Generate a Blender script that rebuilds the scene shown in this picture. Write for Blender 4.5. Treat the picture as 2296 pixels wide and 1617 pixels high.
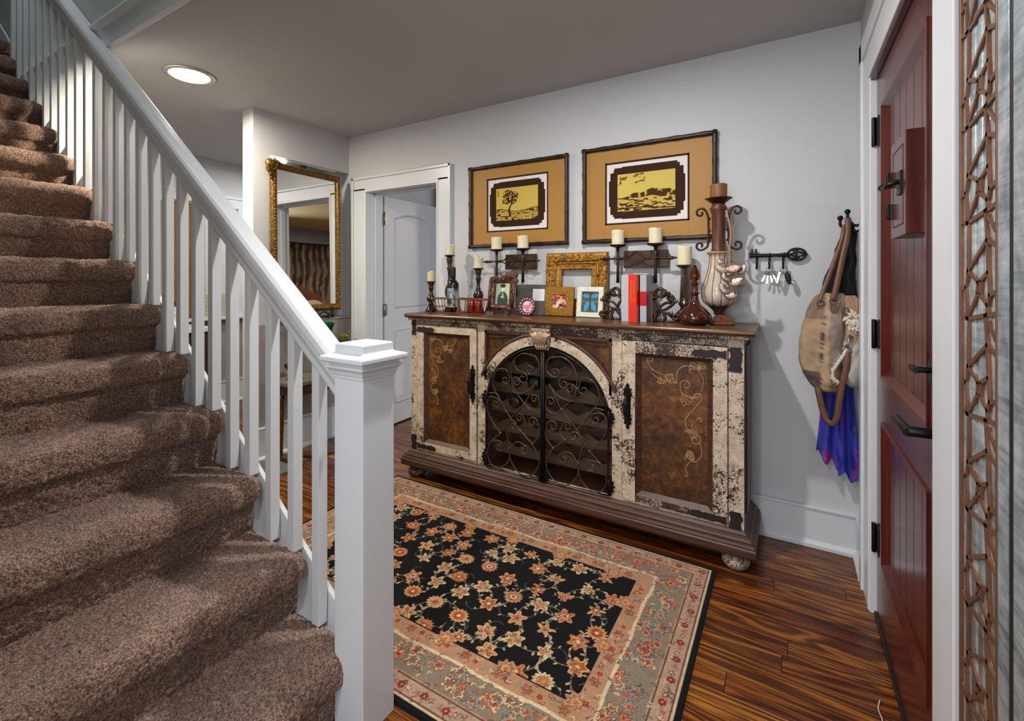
import bpy, bmesh, math, random
import numpy as np
from mathutils import Vector, Matrix, noise as mnoise

for o in list(bpy.data.objects):
    bpy.data.objects.remove(o, do_unlink=True)
SC = bpy.context.scene
COL = SC.collection
PI = math.pi
random.seed(7)

# ------------------------------------------------------------------ camera
cam_d = bpy.data.cameras.new('camera')
cam_d.sensor_width = 36.0
cam_d.lens = 36.0 * 1036.0 / 2296.0
cam_d.shift_y = -(808.5 - 625.0) / 2296.0
cam_d.clip_start = 0.02
cam = bpy.data.objects.new('camera', cam_d)
COL.objects.link(cam)
cam.location = (0, 0, 1.3)
cam.rotation_euler = (PI / 2, 0, math.radians(30.776))
SC.camera = cam

# ------------------------------------------------------------------ world, exposure
SC.view_settings.view_transform = 'Standard'
SC.view_settings.look = 'None'
SC.view_settings.gamma = 1.0
SC.view_settings.use_curve_mapping = False
SC.view_settings.exposure = 0.0
W = bpy.data.worlds.new('world')
SC.world = W
W.use_nodes = True
W.node_tree.nodes['Background'].inputs[0].default_value = (0.75, 0.82, 0.95, 1)
W.node_tree.nodes['Background'].inputs[1].default_value = 0.6

# ------------------------------------------------------------------ lights (downlights, added fills and rooms)
def area_light(name, loc, target, size, power, color=(1, 1, 1), size_y=None, spread=None):
    d = bpy.data.lights.new(name, 'AREA')
    d.energy = power
    d.color = color
    d.shape = 'RECTANGLE' if size_y else 'DISK'
    d.size = size
    if size_y:
        d.size_y = size_y
    if spread:
        d.spread = spread
    o = bpy.data.objects.new(name, d)
    COL.objects.link(o)
    o.location = loc
    v = Vector(target) - Vector(loc)
    o.rotation_euler = v.to_track_quat('-Z', 'Y').to_euler()
    return o

# recessed ceiling downlights of the hall
area_light('downlight_over_stairs', (-3.03, 1.37, 2.474), (-3.03, 1.37, 0), 0.11, 36, (1.0, 0.90, 0.72))
area_light('downlight_over_rug', (-0.75, 1.40, 2.49), (-0.75, 1.40, 0), 0.06, 32, (1.0, 0.965, 0.93))
area_light('downlight_by_entry', (-0.55, -0.70, 2.49), (-0.55, -0.70, 0), 0.12, 26, (1.0, 0.96, 0.93))
# added fill lamp behind the viewer, standing before an invented window
area_light('added_fill_behind_viewer', (-0.35, -2.12, 1.45), (-0.5, 2.0, 1.0), 0.9, 33, (0.88, 0.94, 1.0), 1.2)
# added unseen lamp upstairs that brightens the stairwell fascia
area_light('added_stairwell_fill', (-3.0, 0.40, 4.95), (-3.0, 0.7, 2.6), 0.5, 20, (0.92, 0.96, 1.0))
# bedroom and kitchen lamps
area_light('bedroom_ceiling_lamp', (-0.2, 6.4, 2.42), (-0.2, 6.4, 0), 0.4, 95, (1.0, 0.86, 0.62))
area_light('added_bedroom_door_fill', (1.4, 4.6, 1.7), (-2.9, 3.2, 1.2), 1.0, 60, (0.8, 0.88, 1.0))  # added unseen lamp, aimed to brighten the open bedroom door
area_light('kitchen_ceiling_lamp', (-4.2, 2.9, 2.46), (-4.2, 2.9, 0), 0.3, 20, (1.0, 0.97, 0.93))

# ------------------------------------------------------------------ object helpers
def s2l(c):
    c = c / 255.0
    return c / 12.92 if c <= 0.04045 else ((c + 0.055) / 1.055) ** 2.4

def rgb(r, g, b):
    return (s2l(r), s2l(g), s2l(b), 1.0)

def tag(o, label=None, cat=None, group=None, kind=None):
    if label: o['label'] = label
    if cat: o['category'] = cat
    if group: o['group'] = group
    if kind: o['kind'] = kind
    return o

def thing(name, label, cat, loc=(0, 0, 0), rz=0.0, group=None, rot=None):
    o = bpy.data.objects.new(name, None)
    o.empty_display_size = 0.05
    COL.objects.link(o)
    o.location = loc
    o.rotation_euler = rot if rot else (0, 0, rz)
    return tag(o, label, cat, group)

class MB:
    """collects shapes, builds ONE mesh object"""
    def __init__(s):
        s.v = []; s.f = []; s.m = []; s.s = []; s.mat = 0; s.sm = False
        s.X = None
    def _add(s, vs, fs, smooth=None, m=None):
        b = len(s.v)
        if s.X is not None:
            vs = [s.X @ Vector(q) for q in vs]
        s.v.extend([tuple(q) for q in vs])
        for f in fs:
            s.f.append(tuple(b + i for i in f))
            s.m.append(s.mat if m is None else m)
            s.s.append(s.sm if smooth is None else smooth)
    def box(s, x0, x1, y0, y1, z0, z1, m=None):
        vs = [(x0, y0, z0), (x1, y0, z0), (x1, y1, z0), (x0, y1, z0), (x0, y0, z1), (x1, y0, z1), (x1, y1, z1), (x0, y1, z1)]
        s._add(vs, [(0, 3, 2, 1), (4, 5, 6, 7), (0, 1, 5, 4), (1, 2, 6, 5), (2, 3, 7, 6), (3, 0, 4, 7)], False, m)
    def hexa(s, vs, m=None, smooth=False):
        s._add(vs, [(0, 3, 2, 1), (4, 5, 6, 7), (0, 1, 5, 4), (1, 2, 6, 5), (2, 3, 7, 6), (3, 0, 4, 7)], smooth, m)
    def tube(s, pts, r, seg=8, closed=False, caps=True, m=None, flat=1.0, flatdir=None):
        pts = [Vector(p) for p in pts]
        n = len(pts)
        rr = [r] * n if not hasattr(r, '__len__') else list(r)
        T = []
        for i in range(n):
            if closed:
                t = pts[(i + 1) % n] - pts[i - 1]
            else:
                t = pts[min(i + 1, n - 1)] - pts[max(i - 1, 0)]
            if t.length < 1e-9: t = Vector((0, 0, 1))
            T.append(t.normalized())
        ref = Vector(flatdir) if flatdir else (Vector((0, 0, 1)) if abs(T[0].z) < .9 else Vector((1, 0, 0)))
        U = (ref - ref.dot(T[0]) * T[0]).normalized()
        vs = []
        for i in range(n):
            if flatdir:
                U = Vector(flatdir); U = U - U.dot(T[i]) * T[i]
            else:
                U = U - U.dot(T[i]) * T[i]
            if U.length < 1e-6: U = T[i].orthogonal()
            U.normalize()
            V = T[i].cross(U)
            for k in range(seg):
                a = 2 * PI * k / seg
                vs.append(pts[i] + U * (math.cos(a) * rr[i] * flat) + V * (math.sin(a) * rr[i]))
        fs = []
        for i in range(n if closed else n - 1):
            j = (i + 1) % n
            for k in range(seg):
                l = (k + 1) % seg
                fs.append((i * seg + k, i * seg + l, j * seg + l, j * seg + k))
        s._add(vs, fs, True, m)
        if caps and not closed:
            s._add(vs[:seg], [tuple(range(seg))[::-1]], False, m)
            s._add(vs[-seg:], [tuple(range(seg))], False, m)
    def lathe(s, prof, seg=24, c=(0, 0, 0), m=None, smooth=True, sx=1.0, sy=1.0, wob=None, rot=0.0):
        vs = []; n = len(prof)
        for (r, z) in prof:
            for k in range(seg):
                a = 2 * PI * k / seg + rot
                q = r if wob is None else r + wob(a, z, r)
                vs.append((c[0] + q * math.cos(a) * sx, c[1] + q * math.sin(a) * sy, c[2] + z))
        fs = []
        for i in range(n - 1):
            for k in range(seg):
                l = (k + 1) % seg
                fs.append((i * seg + k, i * seg + l, (i + 1) * seg + l, (i + 1) * seg + k))
        s._add(vs, fs, smooth, m)
        if prof[0][0] > 1e-4: s._add(vs[:seg], [tuple(range(seg))[::-1]], False, m)
        if prof[-1][0] > 1e-4: s._add(vs[-seg:], [tuple(range(seg))], False, m)
    def prism(s, poly, fn, d0, d1, m=None, smooth=False):
        """poly: 2D outline; fn(u, v, d) -> 3D"""
        n = len(poly)
        a = [fn(u, v, d0) for u, v in poly]; b = [fn(u, v, d1) for u, v in poly]
        s._add(a + b, [tuple(range(n))[::-1], tuple(range(n, 2 * n))], False, m)
        s._add(a + b, [(i, (i + 1) % n, n + (i + 1) % n, n + i) for i in range(n)], smooth, m)
    def ball(s, c, r, seg=12, rings=8, sc=(1, 1, 1), m=None):
        prof = [(max(1e-5, r * math.sin(PI * i / rings)), -r * math.cos(PI * i / rings)) for i in range(rings + 1)]
        vs = []
        for (q, z) in prof:
            for k in range(seg):
                a = 2 * PI * k / seg
                vs.append((c[0] + q * math.cos(a) * sc[0], c[1] + q * math.sin(a) * sc[1], c[2] + z * sc[2]))
        fs = []
        for i in range(rings):
            for k in range(seg):
                l = (k + 1) % seg
                fs.append((i * seg + k, i * seg + l, (i + 1) * seg + l, (i + 1) * seg + k))
        s._add(vs, fs, True, m)
    def build(s, name, mats, parent=None, org=None, bevel=0.0, bseg=2, local=False, subsurf=0, solid=0.0, rot=None):
        if not isinstance(mats, (list, tuple)): mats = [mats]
        off = Vector((0, 0, 0))
        if parent is not None and not local:
            off = parent_world(parent)
        elif org is not None:
            off = Vector(org)
        me = bpy.data.meshes.new(name)
        me.from_pydata([(x - off.x, y - off.y, z - off.z) for x, y, z in s.v], [], s.f)
        for mt in mats: me.materials.append(mt)
        me.polygons.foreach_set('material_index', [min(i, len(mats) - 1) for i in s.m])
        me.polygons.foreach_set('use_smooth', s.s)
        me.update()
        bm = bmesh.new(); bm.from_mesh(me)
        bmesh.ops.remove_doubles(bm, verts=bm.verts, dist=1e-6)
        bmesh.ops.recalc_face_normals(bm, faces=bm.faces)
        bm.to_mesh(me); bm.free()
        o = bpy.data.objects.new(name, me)
        COL.objects.link(o)
        if parent is not None:
            o.parent = parent
        elif org is not None:
            o.location = org
        if rot: o.rotation_euler = rot
        if solid:
            q = o.modifiers.new('solid', 'SOLIDIFY'); q.thickness = solid; q.offset = 0
        if bevel:
            q = o.modifiers.new('bevel', 'BEVEL'); q.width = bevel; q.segments = bseg
            q.limit_method = 'ANGLE'; q.angle_limit = math.radians(35)
        if subsurf:
            q = o.modifiers.new('sub', 'SUBSURF'); q.levels = subsurf; q.render_levels = subsurf
        return o

def parent_world(p):
    v = Vector(p.location)
    while p.parent is not None:
        p = p.parent; v += Vector(p.location)
    return v

def struct(mb, name, mats, **k):
    o = mb.build(name, mats, **k)
    o['kind'] = 'structure'
    return o

def gridmesh(name, P, mats, colors=None, parent=None, org=None, smooth=True, local=False, solid=0.0):
    """P: array (ny, nx, 3); colors: (ny, nx, 3) sRGB 0..1"""
    ny, nx = P.shape[:2]
    off = np.zeros(3)
    if parent is not None and not local: off = np.array(parent_world(parent))
    elif org is not None: off = np.array(org)
    V = (P - off).reshape(-1, 3)
    i = np.arange(ny - 1)[:, None] * nx + np.arange(nx - 1)[None, :]
    F = np.stack([i, i + 1, i + nx + 1, i + nx], -1).reshape(-1, 4)
    me = bpy.data.meshes.new(name)
    me.vertices.add(len(V)); me.vertices.foreach_set('co', V.astype(np.float32).ravel())
    me.loops.add(len(F) * 4); me.loops.foreach_set('vertex_index', F.astype(np.int32).ravel())
    me.polygons.add(len(F)); me.polygons.foreach_set('loop_start', np.arange(0, len(F) * 4, 4, dtype=np.int32))
    me.polygons.foreach_set('loop_total', np.full(len(F), 4, dtype=np.int32))
    me.update(calc_edges=True); me.validate()
    me.polygons.foreach_set('use_smooth', np.full(len(F), smooth))
    if colors is not None:
        c = np.clip(colors, 0, 1)
        lin = np.where(c <= .04045, c / 12.92, ((c + .055) / 1.055) ** 2.4).reshape(-1, 3)
        at = me.color_attributes.new('Col', 'FLOAT_COLOR', 'POINT')
        at.data.foreach_set('color', np.concatenate([lin, np.ones((len(lin), 1))], 1).astype(np.float32).ravel())
    if not isinstance(mats, (list, tuple)): mats = [mats]
    for mt in mats: me.materials.append(mt)
    o = bpy.data.objects.new(name, me); COL.objects.link(o)
    if parent is not None: o.parent = parent
    elif org is not None: o.location = org
    if solid:
        q = o.modifiers.new('solid', 'SOLIDIFY'); q.thickness = solid; q.offset = -1
    return o

def dup(root, loc, rz=None, label=None):
    r = root.copy(); COL.objects.link(r); r.location = loc
    if rz is not None: r.rotation_euler = (0, 0, rz)
    if label: r['label'] = label
    for ch in list(root.children):
        c = ch.copy(); COL.objects.link(c); c.parent = r
        for g in list(ch.children):
            d = g.copy(); COL.objects.link(d); d.parent = c
    return r

def vnoise(x, y, seed=0):
    """value noise, numpy"""
    xi = np.floor(x).astype(np.int64); yi = np.floor(y).astype(np.int64)
    xf = x - xi; yf = y - yi
    u = xf * xf * (3 - 2 * xf); v = yf * yf * (3 - 2 * yf)
    def h(a, b):
        n = (a * 374761393 + b * 668265263 + seed * 974634777) & 0x7fffffff
        n = ((n ^ (n >> 13)) * 1274126177) & 0x7fffffff
        return ((n ^ (n >> 16)) & 0xffff) / 65535.0
    return (h(xi, yi) * (1 - u) + h(xi + 1, yi) * u) * (1 - v) + (h(xi, yi + 1) * (1 - u) + h(xi + 1, yi + 1) * u) * v

def fbm(x, y, oct=4, seed=0):
    s = 0; a = .5; t = 0
    for i in range(oct):
        s = s + a * vnoise(x * 2 ** i, y * 2 ** i, seed + i * 17); t += a; a *= .5
    return s / t

def catmull(pts, n=8):
    P = [Vector(p) for p in pts]; out = []
    for i in range(len(P) - 1):
        p0 = P[max(i - 1, 0)]; p1 = P[i]; p2 = P[i + 1]; p3 = P[min(i + 2, len(P) - 1)]
        for k in range(n):
            t = k / n
            out.append(.5 * ((2 * p1) + (-p0 + p2) * t + (2 * p0 - 5 * p1 + 4 * p2 - p3) * t * t + (-p0 + 3 * p1 - 3 * p2 + p3) * t ** 3))
    out.append(P[-1])
    return out

def curl(end, tan, R, hand, turns=1.35, shrink=.25, n=26):
    """spiral that continues a 2D path from point end with tangent tan"""
    t = Vector(tan).normalized(); nrm = Vector((-t.y, t.x)) * hand
    c = Vector(end) + nrm * R
    a0 = math.atan2(end[1] - c.y, end[0] - c.x)
    out = []
    for i in range(1, n + 1):
        f = i / n; a = a0 + hand * f * turns * 2 * PI; r = R * (1 - f * (1 - shrink))
        out.append(Vector((c.x + r * math.cos(a), c.y + r * math.sin(a))))
    return out

def scrollpath(pts, c0=None, c1=None, n=8):
    """2D path through pts; c0/c1 = (radius, handedness[, turns]) curls at the ends"""
    p = catmull([Vector((q[0], q[1])) for q in pts], n)
    out = list(p)
    if c1:
        out = out + curl(p[-1], p[-1] - p[-2], c1[0], c1[1], *(c1[2:3]))
    if c0:
        out = curl(p[0], p[0] - p[1], c0[0], c0[1], *(c0[2:3]))[::-1] + out
    return out
# ------------------------------------------------------------------ materials
class NT:
    def __init__(s, name):
        s.mat = bpy.data.materials.new(name); s.mat.use_nodes = True
        s.t = s.mat.node_tree; s.n = s.t.nodes
        s.b = s.n['Principled BSDF']
    def new(s, typ, **k):
        q = s.n.new(typ)
        for a, v in k.items(): setattr(q, a, v)
        return q
    def link(s, a, b): s.t.links.new(a, b)
    def set(s, node, **k):
        for a, v in k.items(): node.inputs[a.replace('_', ' ')].default_value = v
    def coord(s, scale=(1, 1, 1), kind='Object', rot=(0, 0, 0), loc=(0, 0, 0)):
        tc = s.new('ShaderNodeTexCoord'); mp = s.new('ShaderNodeMapping')
        mp.inputs['Scale'].default_value = scale; mp.inputs['Rotation'].default_value = rot; mp.inputs['Location'].default_value = loc
        s.link(tc.outputs[kind], mp.inputs['Vector'])
        return mp.outputs['Vector']
    def noise(s, vec, scale, detail=4, rough=.5, dist=0.0):
        q = s.new('ShaderNodeTexNoise'); s.link(vec, q.inputs['Vector'])
        q.inputs['Scale'].default_value = scale; q.inputs['Detail'].default_value = detail
        q.inputs['Roughness'].default_value = rough; q.inputs['Distortion'].default_value = dist
        return q.outputs['Fac']
    def ramp(s, fac, stops, interp='LINEAR'):
        q = s.new('ShaderNodeValToRGB'); s.link(fac, q.inputs['Fac']); cr = q.color_ramp; cr.interpolation = interp
        while len(cr.elements) < len(stops): cr.elements.new(.5)
        for e, (p, c) in zip(cr.elements, stops):
            e.position = p; e.color = c if hasattr(c, '__len__') else (c, c, c, 1)
        return q.outputs['Color']
    def mix(s, fac, a, b, mode='MIX'):
        q = s.new('ShaderNodeMix', data_type='RGBA', blend_type=mode)
        for sock, v in ((q.inputs[0], fac), (q.inputs[6], a), (q.inputs[7], b)):
            if hasattr(v, 'is_linked'): s.link(v, sock)
            else: sock.default_value = v
        return q.outputs[2]
    def math(s, op, a, b=0.0, c=None):
        q = s.new('ShaderNodeMath', operation=op)
        for i, v in enumerate((a, b) if c is None else (a, b, c)):
            if hasattr(v, 'is_linked'): s.link(v, q.inputs[i])
            else: q.inputs[i].default_value = v
        return q.outputs[0]
    def bump(s, h, strength=.3, dist=.002, normal=None):
        q = s.new('ShaderNodeBump'); s.link(h, q.inputs['Height'])
        q.inputs['Strength'].default_value = strength; q.inputs['Distance'].default_value = dist
        if normal is not None: s.link(normal, q.inputs['Normal'])
        s.link(q.outputs[0], s.b.inputs['Normal'])
        return q.outputs[0]
    def base(s, v, rough=None, metal=None):
        if hasattr(v, 'is_linked'): s.link(v, s.b.inputs['Base Color'])
        else: s.b.inputs['Base Color'].default_value = v
        for nm, q in (('Roughness', rough), ('Metallic', metal)):
            if q is None: continue
            if hasattr(q, 'is_linked'): s.link(q, s.b.inputs[nm])
            else: s.b.inputs[nm].default_value = q

def simple(name, c, rough=.5, metal=0.0, var=0.0, vscale=20, bump=0.0, bscale=60, bdist=.002, coat=0.0, stretch=(1, 1, 1), spec=None):
    t = NT(name)
    if var or bump: vec = t.coord(stretch)
    if var:
        nz = t.noise(vec, vscale, 5, .6)
        lo = tuple(max(0, x * (1 - var)) for x in c[:3]) + (1,); hi = tuple(min(1, x * (1 + var)) for x in c[:3]) + (1,)
        t.base(t.ramp(nz, [(.3, lo), (.7, hi)]), rough, metal)
    else:
        t.base(c, rough, metal)
    if bump: t.bump(t.noise(vec, bscale, 6, .6), bump, bdist)
    if coat: t.b.inputs['Coat Weight'].default_value = coat; t.b.inputs['Coat Roughness'].default_value = .08
    if spec is not None: t.b.inputs['Specular IOR Level'].default_value = spec
    return t.mat

def glassy(name, c, rough=.02, ior=1.45, trans=1.0):
    t = NT(name); t.base(c, rough, 0); t.b.inputs['Transmission Weight'].default_value = trans; t.b.inputs['IOR'].default_value = ior
    return t.mat

def emit(name, c, strength, c0=(0.8, 0.8, 0.8, 1)):
    t = NT(name); t.base(c0, .5); t.b.inputs['Emission Color'].default_value = c; t.b.inputs['Emission Strength'].default_value = strength
    return t.mat

M = {}
M['wall'] = simple('wall paint', rgb(196, 197, 200), .6, bump=.12, bscale=180, bdist=.0012)
M['ceiling'] = simple('ceiling paint', rgb(178, 177, 177), .8, bump=.15, bscale=150, bdist=.0015)
M['taupe'] = simple('taupe paint', rgb(150, 143, 138), .6, bump=.1, bscale=150, bdist=.001)
M['stair wall'] = simple('stairwell paint', rgb(170, 178, 172), .7, bump=.12, bscale=150, bdist=.001)
M['upper wall'] = simple('upper hall blue paint', rgb(150, 165, 190), .7)
M['trim'] = simple('white gloss trim', rgb(210, 213, 218), .32, var=.02, vscale=8, bump=.10, bscale=28, bdist=.001, stretch=(1, 1, .25))
M['rail white'] = simple('white rail paint', rgb(207, 210, 214), .28, bump=.09, bscale=35, bdist=.0012)
M['door white'] = simple('white door paint', rgb(205, 208, 214), .35, bump=.05, bscale=60)
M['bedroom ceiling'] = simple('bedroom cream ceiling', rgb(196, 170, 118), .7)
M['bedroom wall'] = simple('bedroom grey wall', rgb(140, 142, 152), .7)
M['black'] = simple('black iron', rgb(22, 22, 25), .38, .6, bump=.15, bscale=90)
M['strap'] = simple('dark brown painted strap', rgb(30, 20, 17), .6, var=.4, vscale=60, bump=.4, bscale=80)
M['threshold'] = simple('dark threshold', rgb(28, 16, 14), .5)
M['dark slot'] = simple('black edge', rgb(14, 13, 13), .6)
M['steel'] = simple('steel hinge', rgb(150, 150, 150), .35, .9)
M['mirror'] = simple('mirror glass', (.86, .87, .87, 1), .012, 1.0)

# carpet
t = NT('brown plush carpet')
vec = t.coord((1, 1, 1))
n1 = t.noise(vec, 165, 4, .75); n2 = t.noise(vec, 9, 4, .6)
vo = t.new('ShaderNodeTexVoronoi'); t.link(vec, vo.inputs['Vector']); vo.inputs['Scale'].default_value = 210
c = t.ramp(n1, [(.36, rgb(66, 40, 31)), (.47, rgb(148, 112, 93)), (.64, rgb(222, 186, 162))])
c2 = t.ramp(n2, [(.35, rgb(205, 200, 198)), (.65, rgb(255, 250, 245))])
t.base(t.mix(.75, c, c2, 'MULTIPLY'), .95)
hh = t.math('SUBTRACT', t.noise(vec, 180, 3, .7), t.math('MULTIPLY', vo.outputs['Distance'], .5))
t.bump(hh, 1.0, .012)
t.b.inputs['Sheen Weight'].default_value = .25; t.b.inputs['Sheen Roughness'].default_value = .5
t.b.inputs['Specular IOR Level'].default_value = .1
M['carpet'] = t.mat

# heart pine floor: boards along X
t = NT('heart pine floor')
tc = t.new('ShaderNodeTexCoord'); sp = t.new('ShaderNodeSeparateXYZ'); t.link(tc.outputs['Object'], sp.inputs[0])
bw = .088
yy = t.math('DIVIDE', sp.outputs['Y'], bw); row = t.math('FLOOR', yy); fr = t.math('SUBTRACT', yy, row)
wn = t.new('ShaderNodeTexWhiteNoise', noise_dimensions='1D'); t.link(row, wn.inputs['W'])
off = t.math('MULTIPLY', wn.outputs['Value'], 7.3)
xx = t.math('DIVIDE', t.math('ADD', sp.outputs['X'], off), 1.15); xr = t.math('FLOOR', xx); xf = t.math('SUBTRACT', xx, xr)
wn2 = t.new('ShaderNodeTexWhiteNoise', noise_dimensions='2D'); cb = t.new('ShaderNodeCombineXYZ')
t.link(row, cb.inputs[0]); t.link(xr, cb.inputs[1]); t.link(cb.outputs[0], wn2.inputs['Vector'])
cv = t.new('ShaderNodeCombineXYZ')
t.link(t.math('MULTIPLY', t.math('ADD', sp.outputs['X'], off), .42), cv.inputs[0])
t.link(t.math('MULTIPLY', sp.outputs['Y'], 5.5), cv.inputs[1])
t.link(t.math('MULTIPLY', wn2.outputs['Value'], 31.0), cv.inputs[2])
nz = t.noise(cv.outputs[0], 1.5, 2.5, .5, .7)
rings = t.math('SINE', t.math('MULTIPLY', nz, 88.0))
fine = t.new('ShaderNodeCombineXYZ')
t.link(t.math('MULTIPLY', sp.outputs['X'], 3.0), fine.inputs[0]); t.link(t.math('MULTIPLY', sp.outputs['Y'], 120.0), fine.inputs[1])
nf = t.noise(fine.outputs[0], 2.0, 4, .6)
g = t.math('ADD', t.math('MULTIPLY', rings, .20), t.math('ADD', t.math('MULTIPLY', nf, .80), .12))
col = t.ramp(g, [(.15, rgb(40, 20, 7)), (.38, rgb(84, 46, 16)), (.62, rgb(130, 78, 27)), (.92, rgb(198, 136, 56))])
tone = t.ramp(wn2.outputs['Value'], [(0, rgb(185, 150, 130)), (.5, rgb(225, 205, 190)), (1, rgb(255, 250, 235))])
col = t.mix(1.0, col, tone, 'MULTIPLY')
seam = t.math('MULTIPLY', t.math('GREATER_THAN', fr, .022), t.math('GREATER_THAN', xf, .0025))
t.base(t.mix(seam, rgb(20, 10, 6), col), t.math('ADD', .20, t.math('MULTIPLY', nf, .18)))
hb = t.math('ADD', t.math('MULTIPLY', seam, 1.0), t.math('MULTIPLY', nf, .25))
t.bump(hb, .25, .0015)
t.b.inputs['Coat Weight'].default_value = .12; t.b.inputs['Coat Roughness'].default_value = .15; t.b.inputs['Specular IOR Level'].default_value = .35
M['floor'] = t.mat

def chipped(name, amount=.5, seed=0.0):
    t = NT(name)
    vec = t.coord((1, 1, 1), loc=(seed, seed * .7, 0))
    a = t.noise(vec, 95, 4, .7, .5); b = t.noise(vec, 9, 4, .65, .6); d = t.noise(vec, 3.0, 2, .5)
    th = t.math('ADD', t.math('MULTIPLY', t.math('SUBTRACT', b, .5), .9), t.math('MULTIPLY', t.math('SUBTRACT', d, .5), .5))
    f = t.math('ADD', a, th)
    msk = t.ramp(f, [(amount - .015, 0.0), (amount + .02, 1.0)])
    paint = t.ramp(t.noise(vec, 22, 4, .6), [(.3, rgb(184, 160, 132)), (.7, rgb(222, 206, 186))])
    sp_ = t.ramp(t.noise(vec, 230, 3, .75), [(amount - .01, 0.0), (amount + .02, 1.0)])
    msk = t.mix(1.0, msk, sp_, 'MULTIPLY')
    wood = t.ramp(t.noise(vec, 40, 3, .6), [(.3, rgb(30, 18, 14)), (.7, rgb(66, 42, 32))])
    t.base(t.mix(msk, wood, paint), .55)
    t.bump(msk, .5, .0012)
    return t.mat
M['chipped'] = chipped('chipped cream paint', .40)
M['chipped heavy'] = chipped('heavily chipped cream paint', .49, 3.7)

def woodm(name, c1, c2, rough=.35, stretch=(1, 12, 12), scale=5, bump=.2, coat=0.0):
    t = NT(name); vec = t.coord(stretch)
    n = t.noise(vec, scale, 6, .6, .4)
    t.base(t.ramp(n, [(.3, c1), (.7, c2)]), rough)
    t.bump(n, bump, .0015)
    if coat: t.b.inputs['Coat Weight'].default_value = coat
    return t.mat
M['top wood'] = woodm('sideboard top wood', rgb(62, 36, 18), rgb(112, 72, 40), .30)
M['plinth wood'] = woodm('sideboard plinth wood', rgb(42, 22, 15), rgb(90, 54, 38), .45)
M['dark wood'] = woodm('dark brown wood', rgb(34, 22, 15), rgb(74, 50, 34), .4)
M['inside wood'] = woodm('rack wood', rgb(62, 46, 34), rgb(116, 90, 66), .5, (1, 3, 10), 3)
M['amber panel'] = NT('rusty amber panel').mat
t = NT('rusty amber panel'); vec = t.coord((1, 1, 1))
a = t.noise(vec, 26, 6, .75, .6); b = t.noise(vec, 5, 3, .6); f = t.math('ADD', t.math('MULTIPLY', a, .7), t.math('MULTIPLY', b, .42))
t.base(t.ramp(f, [(.42, rgb(34, 19, 9)), (.53, rgb(70, 40, 14)), (.64, rgb(108, 64, 20)), (.78, rgb(156, 98, 36))]), .45)
t.bump(a, .35, .001)
M['amber panel'] = t.mat
M['painted scroll'] = simple('painted tan scrollwork', rgb(158, 122, 80), .6, var=.35, vscale=60)
M['grille'] = simple('bronzed wrought iron', rgb(92, 76, 64), .38, .75, var=.3, vscale=60)
M['glass'] = glassy('cabinet glass', (1, 1, 1, 1), .0, 1.2)
M['gold frame'] = None
def gold(name, c1, c2, bscale=70, bs=.8, rough=.38, bd=.004):
    t = NT(name); vec = t.coord((1, 1, 1))
    n = t.noise(vec, bscale, 5, .65, 1.2)
    t.base(t.ramp(n, [(.36, c1), (.6, c2)]), rough, .65)
    t.bump(n, bs, bd)
    return t.mat
M['gold frame'] = gold('antique gold frame', rgb(96, 56, 14), rgb(196, 146, 62))
M['gold fine'] = gold('fine mottled gold', rgb(112, 70, 24), rgb(190, 142, 62), 160, .4, .4, .002)
M['mirror gold'] = gold('gilt mirror frame', rgb(46, 28, 8), rgb(148, 106, 40), 70, .6, .3)
M['copper'] = gold('coppery dark bronze', rgb(44, 27, 24), rgb(134, 92, 78), 60, .8, .32)
M['mat gold'] = simple('gold picture mat', rgb(166, 120, 52), .55, var=.10, vscale=240)
M['mat brown'] = simple('dark brown mat', rgb(52, 28, 12), .7, spec=.15)
M['mat white'] = simple('white mat', rgb(226, 220, 220), .7)
M['frame dark'] = simple('dark bamboo frame', rgb(38, 25, 17), .4, var=.5, vscale=30, bump=.4, bscale=40, bdist=.003)
M['plain glass'] = glassy('picture glass', (1, 1, 1, 1), 0, 1.1)

def attrm(name, rough=.6, metal=0.0, bump=0.0, bscale=200, bdist=.001, sheen=0.0, spec=None):
    t = NT(name); q = t.new('ShaderNodeAttribute'); q.attribute_name = 'Col'
    t.base(q.outputs['Color'], rough, metal)
    if bump: t.bump(t.noise(t.coord(), bscale, 4, .7), bump, bdist)
    if sheen: t.b.inputs['Sheen Weight'].default_value = sheen
    if spec is not None: t.b.inputs['Specular IOR Level'].default_value = spec
    return t.mat
M['rug'] = attrm('woven rug wool', .95, 0, .8, 420, .003, .05, .08)
M['print'] = attrm('printed gold sheet', .7, spec=.15)
M['print paper'] = attrm('printed paper', .5)
M['canvas'] = attrm('patchwork canvas', .9, 0, .6, 300, .002, 0, .1)

M['wax'] = simple('cream wax', rgb(226, 218, 186), .45, var=.06, vscale=20, bump=.15, bscale=40)
M['wax'].node_tree.nodes['Principled BSDF'].inputs['Subsurface Weight'].default_value = .3
M['wax'].node_tree.nodes['Principled BSDF'].inputs['Subsurface Radius'].default_value = (.02, .014, .008)
M['wax old'] = simple('yellowed wax', rgb(222, 206, 158), .45, var=.08, vscale=30, bump=.2, bscale=60)
M['wax amber'] = simple('amber wax', rgb(128, 84, 42), .4, var=.12, vscale=20)
M['stick'] = simple('turned dark wood gloss', rgb(44, 26, 18), .18, var=.4, vscale=25, coat=.5)
M['iron brown'] = simple('brown forged iron', rgb(58, 38, 30), .35, .6, var=.35, vscale=50, bump=.4, bscale=60)
M['plate brown'] = woodm('sconce plate', rgb(40, 24, 12), rgb(82, 54, 32), .45)
M['rust'] = simple('rust brown iron', rgb(112, 66, 44), .5, .3, var=.4, vscale=60, bump=.3, bscale=90)
M['rust wood'] = woodm('rusted reddish wood', rgb(48, 25, 12), rgb(112, 64, 34), .45, (8, 8, 1), 6)
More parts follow.
